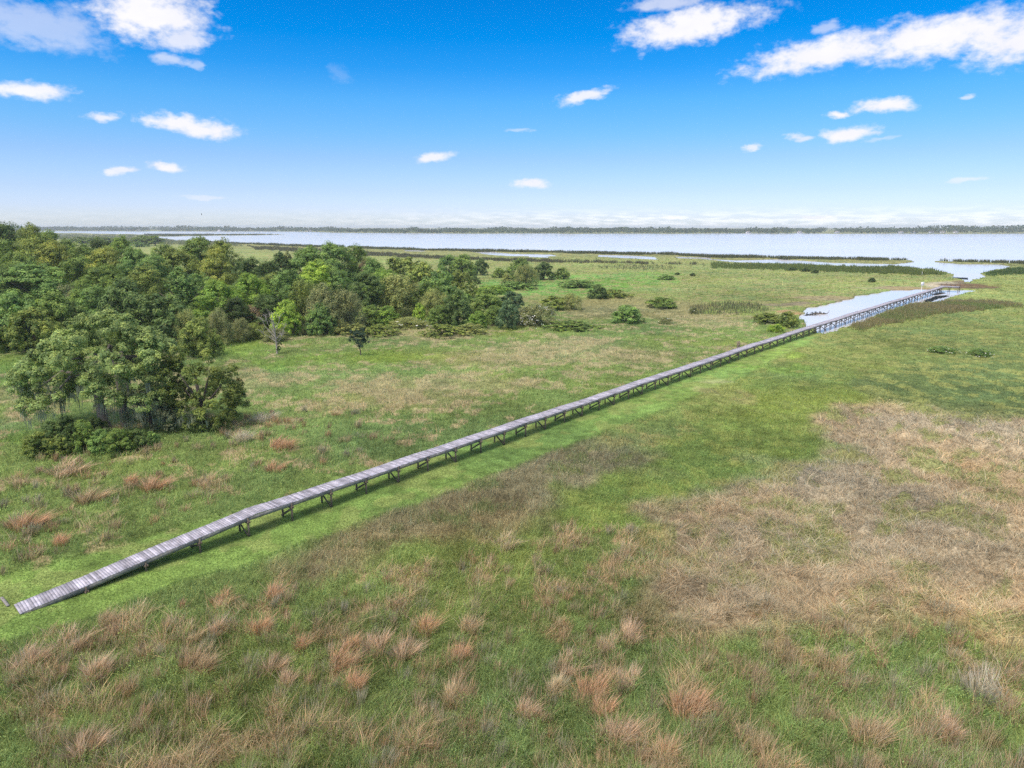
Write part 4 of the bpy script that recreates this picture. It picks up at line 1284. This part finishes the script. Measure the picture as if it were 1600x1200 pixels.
def oak_mid():
    bx, by = gp(236, 672); bx = float(bx); by = float(by)
    root = empty('small_oak', (bx, by, 0)); tag(root, 'low grey-green mossy young oak between the two live oaks', 'tree')
    rng = random.Random(24); lob = []
    for px, t, b in [(200, 612, 655), (214, 602, 662), (228, 598, 664), (243, 606, 664), (258, 622, 664), (272, 636, 664)]:
        x, zt = world_at(px, t, by); _, zb = world_at(px, b, by)
        for i in range(6):
            r = rng.uniform(.4, .7); lob.append((x - bx + rng.uniform(-.3, .3), rng.uniform(-1.5, 1.5), max(.5, zt - (zt - zb) * rng.uniform(0, .9) - r * .6), r))
    o = obj('crown', crown_mesh('crown', lob, 9000, .09, 503, tufts=11, spread=.46), M_leaf, root); o.color = (.22, .26, .14, 1)
    m = MB(); m.tube([(0, 0, -.2), (.1, 0, 1.2), (.2, 0, 3)], [.16, .13, .06], 7)
    for e in [(-2, -.3, 2.4), (1.8, .4, 2.2), (.6, -1, 3), (-1, .8, 3)]: m.tube([(.05, 0, .9), (e[0] * .5, e[1] * .5, e[2] * .75), e], [.08, .06, .02], 5)
    obj('trunk', m.mesh('trunk', True), M_bark, root)
    an = [(rng.uniform(-2, 2.2), rng.uniform(-1.7, 0), rng.uniform(1.0, 2.2)) for _ in range(18)]
    o = obj('hanging_moss', moss_mesh(an, 9, 14, (.5, 1.4)), M_leaf, root); o.color = (.34, .38, .26, 1); o['kind'] = 'stuff'
oak_mid()

for px, top, base, w, k, t, lab in [
 (62, 678, 716, 46, 'S0', 'o', 'olive shrub at the left foot of the mossy oak, beside pinkish tussocks'),
 (84, 662, 708, 50, 'S1', 'd', 'dark shrub under the left side of the mossy oak'),
 (112, 652, 704, 52, 'S0', 'k', 'darkest dense shrub directly left of the oak trunk'),
 (98, 680, 712, 34, 'S1', 'o', 'yellowish low shrub in front of the dark ones under the oak'),
 (134, 660, 706, 40, 'S1', 'm', 'green shrub before the foot of the oak trunk'),
 (160, 672, 708, 34, 'S0', 'n', 'brighter upright shrub in front of the oak trunk'),
 (188, 672, 710, 44, 'S1', 'm', 'rounded green shrub right of the oak trunk'),
 (216, 670, 702, 40, 'S0', 'd', 'dark shrub under the low young oak'),
 (150, 652, 690, 44, 'S1', 'k', 'shaded shrub behind the oak trunk foot'),
 (238, 676, 698, 24, 'S1', 'n', 'small leafy plant at the right end of the shrubs under the oak')]:
    plant('shrub', 'shrub', px, top, base, w, k, t, lab, 'shrubs under the mossy oak')

# ------------------------------------------------------------------ pond details
def weed():
    rng = np.random.default_rng(61)
    q = np.concatenate([poly_pts([(1444, 470), (1462, 463), (1478, 461.5), (1482, 463), (1462, 468), (1452, 472.5), (1446, 473)], 900, rng),
                        poly_pts([(1456, 460), (1472, 457), (1478, 458), (1462, 461)], 300, rng), poly_pts([(1490, 433.5), (1512, 434), (1512, 437), (1492, 436)], 500, rng),
                        poly_pts([(1254, 492.5), (1262, 491), (1280, 492), (1262, 493.5)], 60, rng)])
    x, y = gp(q[:, 0], q[:, 1], WATER_Z); n = len(x)
    P = np.stack([x, y, np.full(n, WATER_Z + .02) + rng.uniform(0, .04, n)], 1)
    nr = rng.normal(0, .12, (n, 3)); nr[:, 2] = 1; nr /= np.linalg.norm(nr, axis=1)[:, None]
    c = s2l(46, 56, 58)[None] * rng.normal(1, .25, n).clip(.4, 1.8)[:, None]
    V, f, cc = rhombs(P, nr, rng.uniform(.15, .35, n), .9, c, rng)
    tag(obj('floating_weed', make_mesh('floating_weed', V, [f], cc), M_grass), 'dark floating weed on the water around the end of the boardwalk', 'water weed', kind='stuff')
weed()
def b_log(root):
    m = MB(); rng = random.Random(2)
    m.tube([(-2.0, 0, .0), (-.6, .2, .12), (.9, -.05, .1), (2.0, -.2, .18)], [.10, .16, .15, .06], 7)
    m.tube([(1.8, -.2, .15), (2.15, -.25, .5), (2.2, -.3, .95)], [.07, .05, .03], 6); m.tube([(-.5, .15, .1), (-.7, .1, .55)], [.06, .02], 5); m.tube([(.5, 0, .1), (.65, 0, .6)], [.05, .02], 5)
    obj('log', m.mesh('log', True), M_post, root)
    o = obj('weed_clump', crown_mesh('weed_clump', [(-1.4, .2, .15, .35), (-.5, .25, .2, .4), (.4, .2, .2, .4), (1.1, .1, .15, .3), (-2.4, .3, .1, .25)], 700, .07, 99), M_leaf, root); o.color = (.06, .065, .045, 1)
simple_thing('fallen_log', 'dark fallen log with weed lying in the pond shallows', 'log', 1279, 489, b_log, WATER_Z)

# ------------------------------------------------------------------ far shore
def far_shore():
    rng = np.random.default_rng(71)
    # wooded skyline heights (m) along the photo
    hx = [-700, 0, 100, 250, 400, 480, 640, 700, 860, 1000, 1100, 1200, 1330, 1420, 1480, 1560, 1620, 2300]
    hh = [9, 9, 8, 10, 10, 11, 10, 11, 14, 13, 11, 10, 12, 14, 19, 18, 20, 18]
    n = 42000
    px = rng.uniform(-700, 2300, n)
    fy = np.interp(px, FS_X, FS_Y)
    x0, y0 = gp(px, fy, WATER_Z)
    back = 1 + rng.uniform(.02, .5, n) ** 1.3
    x = x0 * back; y = y0 * back
    top = np.interp(px, hx, hh) * (y / 2000.0) * (.15 + 1.5 * fbm(px * .045, y * .002, 7)) * .95
    gap = fbm(px * .02, y * .0012, 8) > .30
    x, y, px, top = x[gap], y[gap], px[gap], top[gap]; n = len(x)
    g0 = ground_z(x, y)
    top = np.minimum(top, 22.0)
    z = g0 + top * rng.uniform(.15, 1, n)
    P = np.stack([x, y, z], 1)
    nr = rng.normal(0, .6, (n, 3)); nr[:, 2] += .6; nr[:, 1] -= .5; nr /= np.linalg.norm(nr, axis=1)[:, None]
    tone = (.7 + .7 * fbm(px * .05, y * .003, 10))[:, None] * rng.normal(1, .2, n).clip(.5, 1.6)[:, None]
    c = np.array([.055, .085, .04])[None] * tone
    V, q, cc = rhombs(P, nr, rng.uniform(1.6, 3.6, n) * (y / 2000), .8, c, rng)
    tag(obj('far_wood', make_mesh('far_wood', V, [q], cc), M_grass), 'low blue-green wooded shore along the far side of the lake', 'far wood', kind='stuff')
far_shore()

HOUSES = [(1169, 'first small white house from the left on the right-hand far shore'), (1249, 'white house right of the lone round tree on the far shore'), (1407, 'white far house below the wooded hill, left of a row'), (1427, 'second far house of the row below the wooded hill'), (1455, 'third far house of the row below the wooded hill'),
          (1472, 'fourth far house of the row below the wooded hill'), (1493, 'last far house at the right of the row below the hill'), (200, 'tiny pale far house above the far grove at left'), (217, 'second tiny pale far house above the far grove at left'), (343, 'tiny pale far house above the highest middle tree of the wood'), (484, 'tiny pale far house above the right skyline trees'), (1308, 'small white far house midway along the right far shore')]
hm = MB(); hm.box((0, 0, 2.6), (9, 0, 0), (0, 5, 0), (0, 0, 2.7)); hw = hm.mesh('wall')
V = np.array([(-9.8, -5.8, 5.3), (9.8, -5.8, 5.3), (9.8, 5.8, 5.3), (-9.8, 5.8, 5.3), (-7, 0, 8.4), (7, 0, 8.4)], float)
hr = make_mesh('roof', V, [np.array([(0, 1, 5, 4), (2, 3, 4, 5), (0, 3, 2, 1)]), np.array([(1, 2, 5), (3, 0, 4)])])
hm = MB()
for i in (-6, -2, 2, 6): hm.box((i, -5.06, 2.6), (.9, 0, 0), (0, .05, 0), (0, 0, 1.1))
hwin = hm.mesh('window_row')
M_win = plain_mat('window_glass', (.08, .1, .12), .2, .1, 1)
for px, lab in HOUSES:
    fy = float(np.interp(px, FS_X, FS_Y)); x, y = gp(px, fy, WATER_Z); x = float(x) * 1.02; y = float(y) * 1.02
    z = float(ground_z(np.array([x]), np.array([y]))[0])
    r = empty('house', (x, y, z - .2), random.Random(px).uniform(-.4, .4), (.7, .7, .8)); tag(r, lab, 'house', 'houses on the far shore')
    obj('wall', hw, M_white, r); obj('roof', hr, M_houseroof, r); obj('window', hwin, M_win, r)
plant('far_tree', 'tree', 1209, 355.6, 364.4, 11, 'O1', 'd', 'lone dark round tree on the far shore between two white houses', 'trees on the far shore')
# sprigs standing above the crowns at left are part of a thin pine behind
plant('tree', 'tree', 50, 350.5, 456, 8, 'T0', 'd', 'thin dark treetop poking above the left skyline, left of two', 'treetops above the skyline')
plant('tree', 'tree', 60, 350.5, 456, 9, 'T1', 'd', 'thin dark treetop poking above the left skyline, right of two', 'treetops above the skyline')

def bird():
    d = np.array([(315 - 800) / F, cP + (600 - 335.5) / F * sP, -sP + (600 - 335.5) / F * cP]); t = 150.0
    p = np.array([0, 0, H]) + d * t
    root = empty('bird', tuple(p), 0, (.6, .6, .6)); tag(root, 'small dark bird flying in the sky above the wood', 'bird')
    m = MB(); m.tube([(-.22, 0, -.22), (-.12, 0, -.1), (0, 0, 0), (.12, 0, .14), (.2, 0, .22)], [.015, .06, .075, .05, .012], 8)
    body = obj('body', m.mesh('body', True), M_bird, root)
    for sg in (-1, 1):
        V = np.array([(-.06, 0, -.04), (.08, 0, .08), (.12 - .05 * sg, .12 * sg, .34), (-.02, .2 * sg, .55), (-.05, .12 * sg, .22), (0, .02 * sg, .02)], float)
        V2 = V + np.array([.012, 0, -.012])
        f = [np.array([(0, 1, 2, 4), (6, 10, 8, 7)]), np.array([(4, 2, 3), (10, 9, 8)])]
        obj('wing', make_mesh('wing', np.vstack([V, V2]), f), M_bird, root)
bird()

# ------------------------------------------------------------------ sky, sun, haze, camera
SUN_EL = math.radians(60)
SUN_AZ = math.radians(-138)     # direction towards the sun, measured from +y to +x
def build_world():
    w = bpy.data.worlds.new('World'); bpy.context.scene.world = w; w.use_nodes = True
    nt = w.node_tree; nt.nodes.clear()
    out = nt.nodes.new('ShaderNodeOutputWorld'); bg = nt.nodes.new('ShaderNodeBackground'); bg.inputs['Strength'].default_value = .12
    nt.links.new(bg.outputs[0], out.inputs[0])
    sky = N(nt, 'ShaderNodeTexSky', sky_type='NISHITA'); sky.sun_disc = False
    sky.sun_elevation = SUN_EL; sky.sun_rotation = SUN_AZ
    sky.air_density = 1.0; sky.dust_density = .6; sky.ozone_density = 1.5; sky.altitude = 0
    tc = N(nt, 'ShaderNodeTexCoord'); sx = N(nt, 'ShaderNodeSeparateXYZ'); nt.links.new(tc.outputs['Generated'], sx.inputs[0])
    def math_(op, a, b=None, c=None):
        n = N(nt, 'ShaderNodeMath', operation=op)
        for i, v in enumerate((a, b, c)):
            if v is None: continue
            if isinstance(v, (int, float)): n.inputs[i].default_value = v
            else: nt.links.new(v, n.inputs[i])
        return n.outputs[0]
    el = math_('ARCSINE', sx.outputs['Z']); az = math_('ARCTAN2', sx.outputs['X'], sx.outputs['Y'])
    # sky tint by elevation; above the view, brightened and warmed as added fill light
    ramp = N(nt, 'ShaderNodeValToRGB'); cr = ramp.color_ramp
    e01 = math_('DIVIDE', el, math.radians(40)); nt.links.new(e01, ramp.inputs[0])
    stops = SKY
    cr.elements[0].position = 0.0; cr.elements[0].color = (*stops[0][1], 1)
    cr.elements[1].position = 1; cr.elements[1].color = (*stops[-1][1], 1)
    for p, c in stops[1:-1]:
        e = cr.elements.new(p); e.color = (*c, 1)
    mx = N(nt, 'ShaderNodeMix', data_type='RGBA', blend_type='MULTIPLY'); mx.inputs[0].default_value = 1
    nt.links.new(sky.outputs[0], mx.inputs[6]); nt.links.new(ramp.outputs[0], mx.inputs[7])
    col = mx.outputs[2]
    # cloud field: az, el warped by noise
    cb = N(nt, 'ShaderNodeCombineXYZ'); nt.links.new(az, cb.inputs[0]); nt.links.new(el, cb.inputs[1])
    def noise(scale, det, sy=2.0, rough=.6):
        mp = N(nt, 'ShaderNodeMapping'); mp.inputs['Scale'].default_value = (1, sy, 1); nt.links.new(cb.outputs[0], mp.inputs[0])
        n = N(nt, 'ShaderNodeTexNoise'); n.inputs['Scale'].default_value = scale; n.inputs['Detail'].default_value = det; n.inputs['Roughness'].default_value = rough
        nt.links.new(mp.outputs[0], n.inputs['Vector']); return n
    n1 = noise(14, 7, 2.2, .62); n2 = noise(48, 6, 1.6, .6)
    wv = N(nt, 'ShaderNodeVectorMath', operation='MULTIPLY_ADD')
    nt.links.new(n1.outputs['Color'], wv.inputs[0]); wv.inputs[1].default_value = (.075, .024, 0); wv.inputs[2].default_value = (-.0375, -.012, 0)
    wa = N(nt, 'ShaderNodeVectorMath', operation='ADD'); nt.links.new(wv.outputs[0], wa.inputs[0]); nt.links.new(cb.outputs[0], wa.inputs[1])
    fine = math_('MULTIPLY_ADD', n2.outputs['Fac'], 1.5, -.75)
    mask = None; low = None
    for (px, py, hw, hh, dens, rot) in CLOUDS:
        d = np.array([(px - 800) / F, cP + (600 - py) / F * sP, -sP + (600 - py) / F * cP]); d /= np.linalg.norm(d)
        a = math.atan2(d[0], d[1]); e = math.asin(d[2]); k = math.cos(math.atan((px - 800) / F))
        sb = N(nt, 'ShaderNodeVectorMath', operation='SUBTRACT'); nt.links.new(wa.outputs[0], sb.inputs[0]); sb.inputs[1].default_value = (a, e, 0)
        v = sb.outputs[0]
        if rot:
            ro = N(nt, 'ShaderNodeVectorRotate', rotation_type='Z_AXIS'); ro.inputs['Angle'].default_value = rot; nt.links.new(v, ro.inputs[0]); v = ro.outputs[0]
        ml = N(nt, 'ShaderNodeVectorMath', operation='MULTIPLY'); nt.links.new(v, ml.inputs[0]); ml.inputs[1].default_value = (F / hw / k / k * 1.08, F / hh / k * 1.2, 0)
        ln = N(nt, 'ShaderNodeVectorMath', operation='LENGTH'); nt.links.new(ml.outputs[0], ln.inputs[0])
        t = math_('ADD', ln.outputs['Value'], fine)
        mr = N(nt, 'ShaderNodeMapRange', interpolation_type='SMOOTHSTEP'); nt.links.new(t, mr.inputs[0])
        mr.inputs[1].default_value = 1.18; mr.inputs[2].default_value = .3; mr.inputs[3].default_value = 0; mr.inputs[4].default_value = dens
        mask = mr.outputs[0] if mask is None else math_('MAXIMUM', mask, mr.outputs[0])
    # thin band of far cloud low over the horizon
    n3 = noise(30, 6, 7, .62)
    hb = N(nt, 'ShaderNodeMapRange', interpolation_type='SMOOTHSTEP'); nt.links.new(el, hb.inputs[0]); hb.inputs[1].default_value = math.radians(1.7); hb.inputs[2].default_value = math.radians(.3)
    hn = N(nt, 'ShaderNodeMapRange', interpolation_type='SMOOTHSTEP'); nt.links.new(n3.outputs['Fac'], hn.inputs[0]); hn.inputs[1].default_value = .40; hn.inputs[2].default_value = .62
    ha = N(nt, 'ShaderNodeMapRange', interpolation_type='SMOOTHSTEP'); nt.links.new(az, ha.inputs[0]); ha.inputs[1].default_value = -.4; ha.inputs[2].default_value = .15; ha.inputs[3].default_value = .06; ha.inputs[4].default_value = .38
    hz = math_('MULTIPLY', math_('MULTIPLY', hb.outputs[0], hn.outputs[0]), ha.outputs[0])
    cm = N(nt, 'ShaderNodeMix', data_type='RGBA'); nt.links.new(mask, cm.inputs[0]); nt.links.new(col, cm.inputs[6])
    sh = N(nt, 'ShaderNodeMix', data_type='RGBA'); nt.links.new(n1.outputs['Fac'], sh.inputs[0]); sh.inputs[6].default_value = (*CLOUD_A, 1); sh.inputs[7].default_value = (*CLOUD_B, 1)
    nt.links.new(sh.outputs[2], cm.inputs[7])
    hm_ = N(nt, 'ShaderNodeMix', data_type='RGBA'); nt.links.new(hz, hm_.inputs[0]); nt.links.new(cm.outputs[2], hm_.inputs[6]); hm_.inputs[7].default_value = (7.2, 7.1, 7.2, 1)
    nt.links.new(hm_.outputs[2], bg.inputs['Color'])

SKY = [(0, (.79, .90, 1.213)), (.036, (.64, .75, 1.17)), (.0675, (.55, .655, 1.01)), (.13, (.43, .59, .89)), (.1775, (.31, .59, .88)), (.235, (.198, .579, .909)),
       (.2925, (.056, .498, .916)), (.346, (.003, .459, .908)), (.41, (.002, .418, .855)), (.47, (.1, .5, .9)), (.60, (1.9, 1.5, 1.15)), (1.0, (3.6, 2.45, 1.55))]  # last stops boost and warm the unseen upper sky for extra fill
CLOUD_A = (4.3, 4.35, 4.9); CLOUD_B = (5.6, 5.5, 5.6)
CLOUDS = [(238, 24, 100, 50, 1, 0), (285, 60, 52, 24, .8, 0), (60, 40, 140, 42, .45, .1), (270, 93, 46, 11, .55, 0), (318, 103, 14, 8, .4, 0), (55, 140, 58, 17, .95, 0), (157, 182, 42, 9, .85, -.05), (305, 197, 82, 18, 1, .08), (187, 267, 21, 8, .8, 0),
          (257, 262, 38, 10, 1, 0), (676, 245, 40, 11, .9, -.08), (830, 286, 30, 9, .9, 0), (915, 151, 52, 9, .9, -.24), (1085, 38, 125, 31, 1, -.1), (1040, 5, 60, 14, .6, 0), (1285, 84, 150, 28, 1, -.10), (1470, 58, 180, 42, 1, -.04), (1600, 66, 120, 38, 1, 0),
          (1298, 44, 28, 11, .45, 0), (1385, 166, 62, 15, 1, 0), (1310, 179, 22, 8, 1, 0), (1320, 211, 52, 14, 1, 0), (1240, 217, 22, 6, .7, 0), (1177, 231, 18, 7, .75, 0), (1507, 149, 18, 6, .6, -.1), (1372, 220, 26, 4, .3, -.15), (315, 307, 36, 5, .4, 0), (530, 116, 18, 15, .10, 0), (812, 207, 20, 4, .35, 0),
          (1510, 281, 44, 5, .5, 0), (1050, 338, 24, 4, .8, 0), (1280, 340, 40, 5, .6, 0)]
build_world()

sun = bpy.data.lights.new('sun', 'SUN'); sun.energy = 2.1; sun.angle = math.radians(20); sun.color = (1.0, .95, .87)
so = bpy.data.objects.new('sun', sun); C.objects.link(so)
tov = Vector((math.sin(SUN_AZ) * math.cos(SUN_EL), math.cos(SUN_AZ) * math.cos(SUN_EL), math.sin(SUN_EL)))
so.rotation_euler = (-tov).to_track_quat('-Z', 'Y').to_euler(); so.location = tov * 200

def build_haze():
    m = MB(); m.box((0, 0, 11.25), (9300, 0, 0), (0, 9300, 0), (0, 0, 14.0))
    mat, nt, out = newmat('haze_air')
    v = N(nt, 'ShaderNodeVolumePrincipled'); v.inputs['Color'].default_value = (.86, .94, 1.0, 1); v.inputs['Density'].default_value = .00014
    nt.links.new(v.outputs[0], out.inputs['Volume'])
    o = obj('haze', m.mesh('haze'), mat); tag(o, 'thin pale air haze over the marsh and lake', 'haze', kind='stuff')
build_haze()

cam = bpy.data.cameras.new('camera'); cam.sensor_width = 36; cam.lens = F / 1600 * 36; cam.clip_end = 30000; cam.clip_start = .1
co = bpy.data.objects.new('camera', cam); C.objects.link(co)
co.location = (0, 0, H); co.rotation_euler = (PI / 2 - PITCH, 0, 0)
sc = bpy.context.scene
sc.camera = co
sc.view_settings.view_transform = 'Standard'; sc.view_settings.look = 'None'; sc.view_settings.exposure = 0.7; sc.view_settings.gamma = 1
sc.render.engine = 'CYCLES'
sc.cycles.max_bounces = 6; sc.cycles.diffuse_bounces = 3; sc.cycles.glossy_bounces = 2; sc.cycles.transmission_bounces = 2; sc.cycles.volume_bounces = 0
sc.cycles.use_denoising = False
sc.cycles.filter_width = 1.5
